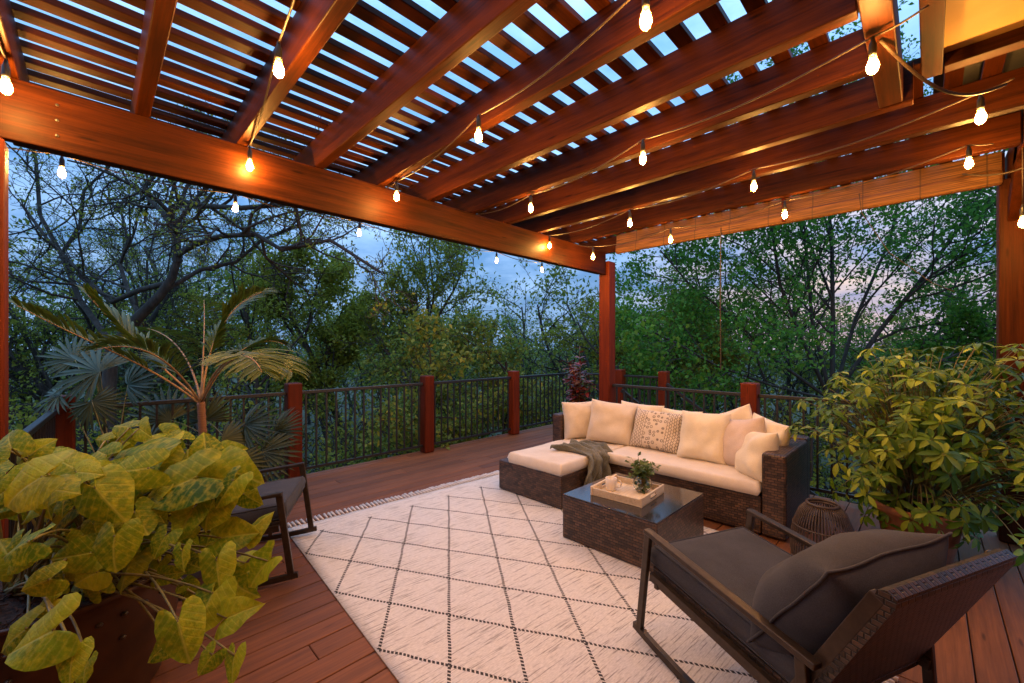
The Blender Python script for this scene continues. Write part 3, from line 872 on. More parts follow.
# ================================================================ rocking chairs (local: x forward, y to the left, origin under the front edge)
def rocking_chair(label, loc, rz):
    t = thing('rocking_chair', label, 'rocking chair', loc, rz, 'matching rocking chairs')
    W = 0.365
    met = M['chairmetal']
    for s in (-1, 1):
        y = s * W
        pts = []
        for i in range(15):
            x = 0.11 - 1.23 * i / 14
            pts.append((x, y, 0.024 + 0.125 * ((x + 0.40) / 0.62) ** 2 * (1.0 if x < -0.4 else 0.42)))
        mb = MB()
        for p, q in zip(pts[:-1], pts[1:]):
            mb.bar(Vector(p) - (Vector(q) - Vector(p)) * 0.04, Vector(q), 0.026, 0.034)
        mb.build('rocker', met, t, local=True)
        MB().bar((0.075, y, 0.045), (0.0, y, 0.605), 0.024, 0.04, (1, 0, 0)).build('front_leg', met, t, bevel=0.004, local=True)
        MB().bar((0.02, y, 0.60), (-0.83, y, 0.497), 0.042, 0.024).build('armrest', met, t, bevel=0.005, local=True)
        MB().bar((-0.80, y, 0.10), (-0.775, y, 0.49), 0.024, 0.04, (1, 0, 0)).build('rear_leg', met, t, bevel=0.004, local=True)
        MB().bar((0.0, y - s * 0.015, 0.372), (-0.80, y - s * 0.015, 0.285), 0.024, 0.04).build('seat_rail', met, t, local=True)
        MB().bar((-0.70, y - s * 0.03, 0.27), (-0.985, y - s * 0.03, 0.81), 0.03, 0.045, (1, 0, 0)).build('back_rail', met, t, bevel=0.004, local=True)
    for x, z in ((-0.05, 0.345), (-0.75, 0.27), (-0.79, 0.15)):
        MB().bar((x, -W, z), (x, W, z), 0.024, 0.024).build('crossbar', met, t, local=True)
    wi = W - 0.035
    mb = MB()
    mb.add([(x, y, z) for x, z in ((0.015, 0.415), (-0.78, 0.327), (-0.78, 0.292), (0.015, 0.375)) for y in (-wi, wi)],
           [(0, 1, 3, 2), (2, 3, 5, 4), (4, 5, 7, 6), (6, 7, 1, 0), (0, 2, 4, 6), (1, 7, 5, 3)])
    mb.build('seat', M['rattan_chair'], t, bevel=0.006, local=True)
    # slung wicker back, a rounded roll at the top
    mb = MB()
    prof = [(-0.725, 0.33), (-0.975, 0.805), (-0.985, 0.832), (-1.01, 0.842), (-1.032, 0.826), (-1.03, 0.80), (-0.775, 0.30)]
    k = len(prof)
    mb.add([(x, -W + 0.022, z) for x, z in prof] + [(x, W - 0.016, z) for x, z in prof],
           [tuple(range(k)), tuple(range(2 * k - 1, k - 1, -1))] + [(i, i + k, (i + 1) % k + k, (i + 1) % k) for i in range(k)])
    mb.build('backrest', M['rattan_chair'], t, local=True)
    # seat cushion: a long slab following the seat
    mb = MB()
    rings = []
    n = 16
    for (dx, dy, dz) in ((0.02, 0.02, 0.0), (0.0, 0.0, 0.012), (-0.008, -0.008, 0.05), (0.0, 0.0, 0.085), (0.012, 0.012, 0.098), (0.05, 0.05, 0.108), (0.14, 0.14, 0.117)):
        ring = []
        x0, x1, y0, y1 = -0.76 + dx, 0.03 - dx, -wi + 0.005 + dy, wi - 0.005 - dy
        for a in range(n):
            ring.append((x0 + (x1 - x0) * a / n, y0))
        for a in range(n):
            ring.append((x1, y0 + (y1 - y0) * a / n))
        for a in range(n):
            ring.append((x1 - (x1 - x0) * a / n, y1))
        for a in range(n):
            ring.append((x0, y1 - (y1 - y0) * a / n))
        rings.append([(x, y, 0.413 + (x - 0.015) * 0.1107 + dz + (0.006 * mnoise.noise((x * 5, y * 5, 1.0)) if dz > 0.09 else 0)) for x, y in ring])
    k = 4 * n
    nr = len(rings)
    mb.add([p for q in rings for p in q], [(i * k + j, i * k + (j + 1) % k, (i + 1) * k + (j + 1) % k, (i + 1) * k + j) for i in range(nr - 1) for j in range(k)]
           + [tuple(range(k - 1, -1, -1)), tuple((nr - 1) * k + j for j in range(k))])
    sc_ = mb.build('seat_cushion', M['charcoal'], t, smooth=True, local=True)
    for q in (1, 4):
        MB().tube(rings[q] + [rings[q][0]], 0.005, 6, False).build('piping', M['charcoal'], sc_, smooth=True, local=True)
    return t
def back_pillow(chair, label, w, h, t_, seed, x, z, lean, roll=0.0, yo=0.0):
    c = Vector(chair.location) + Matrix.Rotation(chair.rotation_euler.z, 3, 'Z') @ Vector((x, yo, z))
    return pillow('back_cushion', label, 'cushion', M['charcoal'], c.x, c.y, c.z, chair.rotation_euler.z, lean, w, h, t_, seed, roll, 'charcoal back cushions')
ch1 = rocking_chair('wicker backed rocking chair in the right foreground, seen from behind', (2.345, 0.87, 0.006), math.radians(66.3))
back_pillow(ch1, 'plump charcoal back cushion in the foreground rocking chair', 0.74, 0.50, 0.25, 14.3, -0.715, 0.62, 0.60)
ch2 = rocking_chair('slate cushioned rocking chair half hidden behind the big leafy planter', (1.02, 3.31, 0.002), math.radians(-28.7))
back_pillow(ch2, 'charcoal back cushion in the chair behind the leafy planter', 0.68, 0.46, 0.24, 5.7, -0.77, 0.62, 0.62)

# ================================================================ lantern
ln = thing('lantern', 'dark wicker candle lantern on the deck beside the sofa arm', 'lantern', (3.76, 0.55, 0.0))
prof = [(0.185, 0.010), (0.197, 0.06), (0.198, 0.14), (0.180, 0.25), (0.140, 0.36), (0.095, 0.41)]
mb = MB()
n = 58
for k in range(n):
    a = 2 * PI * k / n
    mb.tube([(r_ * math.cos(a), r_ * math.sin(a), z) for r_, z in prof], 0.0042, 5)
mb.build('cage', M['lanternwire'], ln, smooth=True, local=True)
def ring(rad, z, th, nm):
    MB().tube([(rad * math.cos(2 * PI * k / 40), rad * math.sin(2 * PI * k / 40), z) for k in range(41)], th, 6, False).build(nm, M['lanternwire'], ln, smooth=True, local=True)
for rad, z, th in ((0.186, 0.01, 0.01), (0.182, 0.25, 0.005), (0.095, 0.412, 0.010), (0.090, 0.395, 0.008)): ring(rad, z, th, 'hoop')
MB().lathe([(0.18, 0.006), (0.18, 0.018), (0.0, 0.018)], (0, 0, 0), 32).build('base', M['lanternwire'], ln, local=True)

# ================================================================ bamboo blind on the right side
bl = thing('bamboo_blind', 'rolled up bamboo blind hanging along the right rafter', 'blind', (5.1, 1.4, 3.0))
MB().box(5.085, 5.105, -0.41, 3.05, 2.96, 3.113).build('slat_panel', M['bamboo'], bl, bevel=0.004)
mb = MB()
mb.box(5.055, 5.115, -0.415, 3.056, 2.845, 2.965)
mb.build('roll', M['bamboo'], bl, bevel=0.022)
MB().tube([(5.02, 0.46, 2.99), (5.0, 0.44, 2.8), (5.0, 0.25, 2.4), (5.02, -0.02, 2.1), (5.06, -0.15, 2.02)], 0.0032, 6).build('pull_cord', M['cord'], bl)
MB().tube([(5.05, 1.68, 2.92), (5.05, 1.685, 2.0), (5.05, 1.68, 1.3)], 0.006, 6).build('pull_cord', M['cord'], bl)
MB().box(5.035, 5.085, 1.05, 1.08, 2.86, 3.1).build('bracket', M['post'], bl)

# ================================================================ string lights
def bulb_parts(st, x, y, z, drop=0.06):
    """socket and lit bulb; z is the middle of the bulb"""
    b = MB().lathe([(0.0, -0.034), (0.010, -0.031), (0.018, -0.022), (0.0225, -0.007), (0.0215, 0.009), (0.017, 0.024), (0.013, 0.036), (0.012, 0.048)], (x, y, z), 12).build('bulb', M['bulb'], st, smooth=True)
    MB().lathe([(0.0, -0.022), (0.007, -0.018), (0.0115, -0.006), (0.011, 0.008), (0.006, 0.022), (0.0, 0.028)], (x, y, z), 10).build('filament', M['filament'], b, smooth=True)
    MB().lathe([(0.0, 0.125), (0.006, 0.125), (0.009, 0.105), (0.0135, 0.097), (0.0145, 0.055), (0.0125, 0.046), (0.0, 0.046)], (x, y, z), 12).build('socket', M['black'], b, smooth=True)
    return b
def light_run(pts_b, ends, label, zs=None):
    """one run of the string: bulbs at the given (x, y) spots, cable from the first end to the last"""
    st = thing('string_light', label, 'string lights', (pts_b[0][0], pts_b[0][1], 2.88), group='strings of warm bulbs')
    knots = [Vector((*ends[0], 2.888))] + [Vector((x, y, (zs[i] if zs else 2.75) + 0.128)) for i, (x, y) in enumerate(pts_b)] + [Vector((*ends[1], 2.888))]
    pts = []
    for a, b in zip(knots[:-1], knots[1:]):
        for k in range(8):
            t = k / 8
            pts.append(a.lerp(b, t) - UP * 0.05 * math.sin(PI * t) * min(1, (a - b).length))
    pts.append(knots[-1])
    MB().tube(pts, 0.0045, 6).build('cable', M['cord'], st, smooth=True)
    for i, (x, y) in enumerate(pts_b):
        bulb_parts(st, x, y, (zs[i] if zs else 2.75) + rng.uniform(-0.008, 0.008))
light_run([(-0.29, 3.0), (-0.30, 1.95), (-0.3, 0.9)], ((-0.3, 3.2), (-0.3, 0.2)), 'string of warm bulbs under the rafter nearest the left post')
light_run([(0.72, 3.16), (0.565, 2.0), (0.42, 0.9)], ((0.72, 3.21), (0.4, 0.2)), 'string of warm bulbs along the second rafter of the left end')
light_run([(1.70, 3.0), (1.55, 1.82), (1.42, 0.73)], ((1.72, 3.21), (1.4, 0.2)), 'string of warm bulbs crossing the middle of the open slats')
light_run([(2.67, 2.44), (2.47, 1.29), (2.35, 0.17)], ((2.7, 3.21), (2.3, 0.0)), 'string of warm bulbs ending at the short header beam')
light_run([(3.80, 3.17), (3.63, 2.03), (3.46, 0.92), (3.25, -0.19)], ((3.8, 3.21), (3.22, -0.3)), 'string of warm bulbs under the rafter just past the soffit corner')
light_run([(4.30, 2.90), (4.30, 1.93), (4.30, 0.90), (4.16, -0.19)], ((4.3, 3.21), (4.16, -0.3)), 'string of warm bulbs nearest the bamboo blind', [2.66, 2.69, 2.72, 2.79])
st = thing('string_light', 'string of warm bulbs hanging outside along the rafter tails', 'string lights', (2.4, 4.2, 2.8), group='strings of warm bulbs')
pts = []
for k in range(61):
    x = -0.5 + 6.0 * k / 60
    pts.append((x, 4.2, 2.875 - 0.05 * abs(math.sin(PI * (x + 0.16) / 1.01))))
MB().tube(pts, 0.0045, 6).build('cable', M['cord'], st, smooth=True)
for x in (-0.16, 0.85, 1.95, 3.90, 4.85): bulb_parts(st, x, 4.2, 2.745)
st = thing('string_light', 'lone warm bulb on a short drop by the corner post at the right edge', 'string lights', (4.41, -0.446, 2.9), group='strings of warm bulbs')
MB().tube([(4.41, -0.446, 3.0), (4.412, -0.446, 2.75), (4.41, -0.446, 2.51)], 0.0045, 6).build('cable', M['cord'], st, smooth=True)
bulb_parts(st, 4.41, -0.446, 2.39)
cb = MB()
a_, b_ = Vector((2.42, 0.15, 2.89)), Vector((3.20, -0.27, 2.86))
pts = [a_.lerp(b_, k / 12) - UP * 0.13 * math.sin(PI * k / 12) for k in range(13)]
tag(cb.tube(pts, 0.0075, 6).build('power_cord', M['cord'], None, smooth=True), 'brown power cord looping from the header towards the soffit trim', 'cord')
a_, b_ = Vector((4.66, -0.18, 2.87)), Vector((4.5, -0.62, 2.86))
pts = [a_.lerp(b_, k / 12) - UP * 0.07 * math.sin(PI * k / 12) for k in range(13)]
tag(MB().tube(pts, 0.007, 6).build('power_cord', M['cord'], None, smooth=True), 'thin cord swinging from the last bulb past the corner post', 'cord')
# ================================================================ plants
def leaf_fine(name, P, D, Nn, L, W, mat, parent=None, local=False, droop=0.25, fold=0.12):
    """leaflets with a midrib, a fold and a drooping tip"""
    P, D, Nn = np.asarray(P, float), np.asarray(D, float), np.asarray(Nn, float)
    if parent is not None and not local:
        P = P - np.array(parent.location)
    D = D / (np.linalg.norm(D, axis=1, keepdims=True) + 1e-9)
    S = np.cross(D, Nn); S /= np.linalg.norm(S, axis=1, keepdims=True) + 1e-9
    Nn = np.cross(S, D)
    L, W = np.asarray(L)[:, None], np.asarray(W)[:, None]
    V = []
    for t, wd in ((0.0, 0.0), (0.22, 0.34), (0.5, 0.5), (0.78, 0.36), (1.0, 0.0)):
        c = P + D * L * (t - droop * 0.25 * t * t) - Nn * L * droop * t * t
        if wd == 0:
            V.append(c)
        else:
            V += [c - S * W * wd + Nn * W * fold, c, c + S * W * wd + Nn * W * fold]
    V = np.stack(V, 1)
    n, k = V.shape[:2]
    base = [(0, 2, 1), (0, 3, 2), (1, 2, 5, 4), (2, 3, 6, 5), (4, 5, 8, 7), (5, 6, 9, 8), (7, 8, 10), (8, 9, 10)]
    fs = [tuple(q + i * k for q in f) for i in range(n) for f in base]
    me = bpy.data.meshes.new(name)
    me.from_pydata(V.reshape(-1, 3).tolist(), [], fs)
    me.polygons.foreach_set('use_smooth', np.ones(len(me.polygons), dtype=bool))
    me.materials.append(mat)
    o = bpy.data.objects.new(name, me)
    COL.objects.link(o)
    if parent is not None: o.parent = parent
    return o

HALF = [(-0.02, 0.02), (-0.13, 0.06), (-0.28, 0.12), (-0.42, 0.22), (-0.45, 0.36), (-0.30, 0.48), (-0.04, 0.52), (0.22, 0.50), (0.46, 0.43), (0.67, 0.315), (0.86, 0.165), (1.0, 0.0)]
def arrow_leaf(mb, uvs, base, D, Nn, L, r, curl=0.25, width=1.0):
    D = D.normalized()
    S = D.cross(Nn).normalized()
    Nn = S.cross(D)
    wv, ph = r.uniform(0.03, 0.09), r.uniform(0, 6)
    cup = r.choice([-0.2, 0.05, 0.2, 0.3, 0.5])
    tw = r.uniform(-0.6, 0.6)
    for sg in (1, -1):
        rows = []
        for (x, y) in HALF:
            mx = max(0.0, x) if x > -0.05 else 0.0
            mx = max(0.0, min(1.0, (x + 0.1) * 0.95)) if x < 0.98 else 1.0
            row = []
            for s in (0.0, 0.35, 0.7, 1.0):
                px, py = mx + (x - mx) * s, y * s * width
                z = cup * py - 0.55 * py * py - curl * max(0, px) ** 2 - 0.35 * max(0, -px) ** 1.5 + wv * math.sin(px * 9 + ph + sg) * s * s + tw * py * sg * px
                q = base + D * px * L + S * sg * py * L + Nn * z * L
                row.append(q)
                uvs.append((px, py * sg))
            rows.append(row)
        if sg > 0: mb.grid(rows)
        else:
            nu, nv = len(rows), 4
            mb.add([p for rr in rows for p in rr], [((i + 1) * nv + j, (i + 1) * nv + j + 1, i * nv + j + 1, i * nv + j) for i in range(nu - 1) for j in range(nv - 1)])

def pot(parent, c, prof, mat, soil_r, soil_z, seed=0):
    body = MB().lathe(prof, c, 48).build('pot', mat, parent, smooth=True)
    mb = MB()
    n = 32
    rows = []
    for i in range(7):
        rr = soil_r * (1 - i / 6)
        rows.append([(c[0] + rr * math.cos(2 * PI * k / n), c[1] + rr * math.sin(2 * PI * k / n), c[2] + soil_z + 0.03 * (i / 6) + 0.018 * mnoise.noise((rr * 9 * math.cos(2 * PI * k / n) + seed, rr * 9 * math.sin(2 * PI * k / n), 1))) for k in range(n + 1)])
    mb.grid(rows)
    mb.build('soil', M['soil'], body, smooth=True)
    return body

# ---- big arrowhead planter, left foreground
r = random.Random(77)
PC = Vector((-0.106, 2.72, 0.0))
ap = thing('potted_plant', 'large yellow green arrowhead plant spilling from riveted bronze tub in the left foreground', 'potted plant', PC)
tub = pot(ap, PC, [(0.0, 0.003), (0.33, 0.003), (0.345, 0.02), (0.40, 0.25), (0.432, 0.50), (0.437, 0.535), (0.447, 0.54), (0.449, 0.556), (0.44, 0.562), (0.425, 0.556), (0.42, 0.48), (0.0, 0.45)], M['bronze'], 0.424, 0.515)
for k in range(34):
    a = 2 * PI * k / 34
    for z, rr in ((0.46, 0.429), (0.36, 0.4165)):
        if z < 0.4 and k % 2: continue
        c = PC + Vector((math.cos(a) * rr, math.sin(a) * rr, z))
        MB().lathe([(0.0, -0.009), (0.010, -0.006), (0.013, 0), (0.010, 0.006), (0.0, 0.009)], c, 10).build('rivet', M['chairmetal'], tub, smooth=True)
mb = MB()
for k in range(320):
    a, rr = r.uniform(0, 2 * PI), 0.41 * math.sqrt(r.random())
    c = PC + Vector((rr * math.cos(a), rr * math.sin(a), 0.545 + r.uniform(-0.01, 0.02)))
    d = Vector((r.gauss(0, 1), r.gauss(0, 1), r.gauss(0, 0.35))).normalized() * r.uniform(0.012, 0.034)
    mb.bar(c - d, c + d, r.uniform(0.006, 0.016), r.uniform(0.003, 0.008), (0.1, 0.2, 1))
mb.build('bark_chips', M['soil'], ap)
LEAVES = [(20, 488, 1.3, 80, 200), (64, 462, 1.55, 50, 150), (106, 502, 1.48, 66, -45), (112, 552, 1.42, 62, -92), (14, 548, 1.2, 52, 200), (72, 556, 1.45, 52, 185),
          (85, 578, 1.45, 44, 200), (150, 455, 1.8, 74, 35), (172, 487, 1.7, 84, 205), (152, 505, 1.66, 50, -140), (205, 446, 1.9, 50, 80), (240, 474, 1.85, 62, -15), (226, 492, 1.75, 52, -105),
          (186, 522, 1.68, 52, -100), (207, 512, 1.72, 54, -95), (236, 535, 1.8, 58, 15), (258, 522, 1.85, 46, 60), (122, 426, 1.95, 36, 170), (144, 432, 1.92, 40, -15), (38, 448, 1.55, 34, 50),
          (84, 472, 1.5, 46, 0), (218, 575, 1.62, 50, -75), (258, 572, 1.78, 58, -115), (204, 612, 1.55, 58, -100), (240, 612, 1.55, 50, 30), (182, 640, 1.42, 62, -70), (232, 668, 1.45, 36, -80), (206, 664, 1.44, 34, -110),
          (34, 640, 1.12, 78, 205), (70, 668, 1.1, 48, -80), (130, 470, 1.62, 62, 190), (188, 462, 1.85, 56, 120), (96, 532, 1.5, 40, -60), (160, 545, 1.6, 38, -110), (182, 560, 1.55, 34, -80),
          (45, 500, 1.5, 50, -70), (212, 478, 1.8, 58, 0), (100, 452, 1.8, 42, 160), (170, 440, 1.95, 46, 70), (250, 498, 1.9, 40, -40), (8, 440, 1.5, 40, 120), (60, 520, 1.55, 44, -120), (35, 585, 1.25, 46, -150),
          (228, 452, 1.95, 44, 40), (60, 490, 1.35, 52, -20), (140, 522, 1.6, 50, -60)]
mb, uvs, st = MB(), [], MB()
r2 = random.Random(404)
EXTRA = []
for (px, py, d, lp, ang) in LEAVES:
    for q in range(3):
        if (py > 585 and (q or px > 200)) or (px > 212 and py < 560): continue
        EXTRA.append((px + r2.uniform(-28, 14), py + r2.uniform(-6, 30), d + r2.uniform(0.06, 0.26), lp * r2.uniform(0.5, 0.9), ang + r2.uniform(-90, 90)))
for (px, py, d, lp, ang) in LEAVES + EXTRA:
    L = lp * d / F * r.uniform(0.60, 0.84)
    a = math.radians(ang + r.uniform(-12, 12))
    Dv = RIGHT * math.cos(a) + UP * math.sin(a) + FWD * r.uniform(-0.3, 0.3)
    Nv = (UP * r.uniform(0.25, 0.75) - FWD * r.uniform(0.75, 1.05) + RIGHT * r.uniform(-0.45, 0.45)).normalized()
    Dv = (Dv - Nv * Dv.dot(Nv)).normalized()
    c = at(px, py, d)
    base = c - Dv * L * 0.35
    arrow_leaf(mb, uvs, base, Dv, Nv, L / 1.2, r, r.uniform(0.05, 0.4), r.uniform(0.95, 1.22))
    ra = r.uniform(0, 2 * PI)
    root = PC + Vector((0.16 * math.cos(ra), 0.16 * math.sin(ra), 0.55))
    over = (base - PC).to_2d().length > 0.36
    midp = (root + base) / 2 + UP * (0.16 if base.z > 0.6 else 0.30) - Nv * 0.05
    if over and base.z < 0.6:
        e = (base - PC); e.z = 0; e.normalize()
        midp = PC + e * 0.42 + UP * 0.66
    pts = []
    for k in range(11):
        t = k / 10
        pts.append(root * (1 - t) ** 2 + midp * 2 * t * (1 - t) + base * t * t)
    st.tube(pts, [0.0062 - 0.0025 * k / 10 for k in range(11)], 6)
mb.build('foliage', M['arrow'], ap, smooth=True, uvs=uvs)
st.build('stem', M['stem'], ap, smooth=True)
P, D, Nn, LL = [], [], [], []
mb = MB()
for k in range(60):
    a, rr = r.uniform(0, 2 * PI), 0.36 * math.sqrt(r.random())
    p0 = PC + Vector((rr * math.cos(a), rr * math.sin(a), 0.54))
    out = Vector((math.cos(a + r.uniform(-1, 1)), math.sin(a + r.uniform(-1, 1)), 0))
    h, reach = r.uniform(0.12, 0.3), r.uniform(0.08, 0.3)
    side = out.cross(UP)
    rows = []
    for i in range(8):
        t = i / 7
        c = p0 + out * reach * t + UP * (h * (t * 1.6 - t * t * 1.1))
        wd = 0.005 * (1 - t) ** 0.6 + 0.0006
        rows.append([c - side * wd, c + UP * wd * 0.5, c + side * wd])
    mb.grid(rows)
mb.build('grass_blades', M['grassy'], ap, smooth=True)

# ---- palms
def frond(P, D, N, L, W, rach, pts, n=26, t0=0.3, ll=0.26, wd=0.020, r=None, hang=0.35, skip=0.0):
    """leaflets in pairs along a curve through pts"""
    pts = [Vector(p) for p in pts]
    def bez(t):
        q = pts[:]
        while len(q) > 1:
            q = [a.lerp(b, t) for a, b in zip(q[:-1], q[1:])]
        return q[0]
    cur = [bez(k / 20) for k in range(21)]
    rach.tube(cur, [0.0085 * (1 - 0.85 * k / 20) + 0.001 for k in range(21)], 6)
    for i in range(n):
        t = t0 + (1 - t0) * i / (n - 1)
        if r.random() < skip: continue
        p = bez(t)
        tg = (bez(min(1, t + 0.02)) - bez(t - 0.02)).normalized()
        sd = tg.cross(UP).normalized()
        for s in (-1, 1):
            env = math.sin(PI * (0.18 + 0.74 * (t - t0) / (1 - t0))) ** 0.7
            d = tg * (0.45 + 0.5 * (t - t0)) + sd * s * 0.85 + UP * (0.28 - hang * r.uniform(0.6, 1.4)) + Vector((r.gauss(0, .05), r.gauss(0, .05), r.gauss(0, .05)))
            P.append(p); D.append(d); N.append(UP * 0.8 + sd * s * -0.5)
            L.append(ll * env * r.uniform(0.85, 1.1)); W.append(wd * r.uniform(0.8, 1.2))

r = random.Random(15)
PLM = Vector((0.62, 4.19, 0))
pl = thing('potted_palm', 'slender ringed stem palm with arching golden green fronds', 'potted palm', PLM)
pot(pl, PLM, [(0.0, 0.003), (0.15, 0.003), (0.19, 0.32), (0.2, 0.34), (0.185, 0.345), (0.175, 0.3), (0.0, 0.29)], M['blackpot'], 0.178, 0.31)
d0 = 3.4
crown = at(201, 402, d0)
stem = [PLM + UP * 0.31, PLM + UP * 0.55 + RIGHT * 0.02, at(204, 462, d0), at(203, 440, d0), at(202, 420, d0), crown]
mbs = MB()
cur = []
for a, b in zip(stem[:-1], stem[1:]):
    for k in range(6): cur.append(a.lerp(b, k / 6))
cur.append(crown)
mbs.tube(cur, [0.030 + (0.004 if k % 2 else 0) - 0.004 * k / len(cur) for k in range(len(cur))], 10)
mbs.build('stem', M['palmstem'], pl, smooth=True)
P, D, N, L, W = [], [], [], [], []
ra = MB()
fr = [([(201, 402, 3.4), (160, 365, 3.35), (118, 330, 3.25), (88, 295, 3.1)], 26, 0.35, 0.27, 0.0),
      ([(201, 405, 3.4), (150, 362, 3.3), (90, 345, 3.0), (16, 305, 2.7)], 30, 0.40, 0.22, 0.35),
      ([(202, 400, 3.4), (206, 350, 3.5), (222, 305, 3.6), (262, 292, 3.6)], 30, 0.38, 0.30, 0.0),
      ([(202, 402, 3.4), (215, 350, 3.2), (258, 338, 3.1), (292, 372, 3.0)], 30, 0.4, 0.26, 0.0),
      ([(201, 400, 3.4), (203, 360, 3.5), (205, 330, 3.7), (204, 300, 4.0)], 26, 0.35, 0.26, 0.1),
      ([(201, 404, 3.4), (180, 370, 3.1), (150, 335, 2.9), (95, 350, 2.75)], 28, 0.35, 0.25, 0.05),
      ([(201, 402, 3.4), (190, 345, 3.8), (160, 320, 4.0), (120, 330, 4.1)], 26, 0.35, 0.27, 0.0),
      ([(202, 402, 3.4), (225, 350, 3.0), (250, 345, 2.75), (262, 372, 2.6)], 24, 0.4, 0.22, 0.0),
      ([(202, 402, 3.4), (222, 358, 3.8), (258, 330, 4.0), (285, 345, 4.1)], 26, 0.35, 0.27, 0.0)]
for fi_, (pts, n, t0, ll, sk) in enumerate(fr):
    frond(P, D, N, L, W, ra, [at(*p) for p in pts], int(n * 1.5), t0 - 0.06, ll * 1.3, 0.024, r, (-0.35, -0.3, 0.0, 0.12, 0.1, -0.2, 0.1, 0.15, 0.1)[fi_], sk)
leaf_fine('foliage', P, D, N, L, W, M['palmleaf'], pl, droop=0.3, fold=0.2)
ra.build('stalk', M['petiole'], pl, smooth=True)

def fan_leaf(P, D, N, L, W, c, axis, nrm, size, n, r, spread=2.3):
    axis = axis.normalized()
    sd = axis.cross(nrm).normalized()
    nrm = sd.cross(axis)
    for i in range(n):
        a = spread * (i / (n - 1) - 0.5) * 2
        d = axis * math.cos(a) + sd * math.sin(a) + nrm * r.uniform(-0.12, 0.08)
        P.append(c); D.append(d); N.append(nrm)
        L.append(size * (0.72 + 0.28 * math.cos(a)) * r.uniform(0.92, 1.05)); W.append(size * 0.075)

def fan_palm(label, base, mat, specs, seed, potr=0.17):
    r = random.Random(seed)
    t = thing('potted_palm', label, 'potted palm', base)
    pot(t, base, [(0.0, 0.003), (potr * 0.8, 0.003), (potr, 0.28), (potr * 1.06, 0.30), (potr * 0.95, 0.305), (potr * 0.93, 0.27), (0.0, 0.26)], M['blackpot'], potr * 0.94, 0.27)
    P, D, N, L, W = [], [], [], [], []
    mb = MB()
    for (px, py, d, size, ang) in specs:
        c = at(px, py, d)
        root = Vector(base) + Vector((r.uniform(-.04, .04), r.uniform(-.04, .04), 0.28))
        mid = (root + c) / 2 + UP * 0.22 + (root - c) * 0.12
        mb.tube([root * (1 - t_) ** 2 + mid * 2 * t_ * (1 - t_) + c * t_ * t_ for t_ in [k / 10 for k in range(11)]], [0.007 - 0.0035 * k / 10 for k in range(11)], 6)
        a = math.radians(ang)
        ax = RIGHT * math.cos(a) + UP * math.sin(a) + FWD * r.uniform(-.3, .3)
        fan_leaf(P, D, N, L, W, c, ax, (UP * 0.6 - FWD * 0.8 + RIGHT * r.uniform(-.4, .4)).normalized(), size, 22, r, r.uniform(1.7, 2.3))
    leaf_fine('foliage', P, D, N, L, W, mat, t, droop=0.25, fold=0.25)
    mb.build('stalk', M['stem'], t, smooth=True)
fan_palm('silvery fan palm beside the left corner post of the railing', Vector((0.12, 4.72, 0)), M['fanleaf'],
         [(100, 372, 3.5, 0.44, 165), (75, 360, 3.7, 0.36, 120), (92, 402, 3.4, 0.30, -60), (128, 385, 3.5, 0.34, 40), (60, 395, 3.4, 0.28, 200)], 3)
fan_palm('low dark fan palm against the railing beside the slender palm', Vector((1.05, 4.75, 0)), M['darkfan'],
         [(245, 425, 4.1, 0.42, 20), (222, 440, 3.9, 0.40, -40), (262, 452, 4.0, 0.40, -15), (170, 420, 4.1, 0.45, 150), (150, 440, 3.9, 0.36, 200), (205, 420, 4.3, 0.40, 95), (235, 462, 3.8, 0.36, -70), (275, 432, 4.2, 0.34, 30), (180, 450, 3.8, 0.36, -120)], 8, 0.2)

# ---- croton in the far corner
r = random.Random(5)
CR = Vector((5.55, 4.02, 0))
cr = thing('potted_plant', 'dark red croton plant in the far corner by the tall post', 'potted plant', CR)
pot(cr, CR, [(0.0, 0.003), (0.15, 0.003), (0.2, 0.34), (0.21, 0.37), (0.195, 0.375), (0.185, 0.33), (0.0, 0.32)], M['blackpot'], 0.187, 0.33)
P, D, N, L, W = [], [], [], [], []
mb = MB()
for k in range(13):
    a = r.uniform(0, 2 * PI); rr = r.uniform(0.05, 0.3)
    tip = CR + Vector((rr * math.cos(a), rr * math.sin(a), r.uniform(0.85, 1.66 - rr * 0.9)))
    root = CR + UP * 0.33
    mid = root.lerp(tip, 0.5) + UP * 0.05
    mb.tube([root, mid, tip], [0.009, 0.007, 0.004], 6)
    for j in range(26):
        t = r.uniform(0.35, 1.0)
        p = root.lerp(tip, t)
        aa = r.uniform(0, 2 * PI)
        P.append(p); D.append((math.cos(aa), math.sin(aa), r.uniform(-0.1, 0.9))); N.append((r.gauss(0, .3), r.gauss(0, .3), 1))
        L.append(r.uniform(0.11, 0.19)); W.append(r.uniform(0.04, 0.065))
leaf_fine('foliage', P, D, N, L, W, M['croton'], cr, droop=0.35)
mb.build('stem', M['twig'], cr, smooth=True)

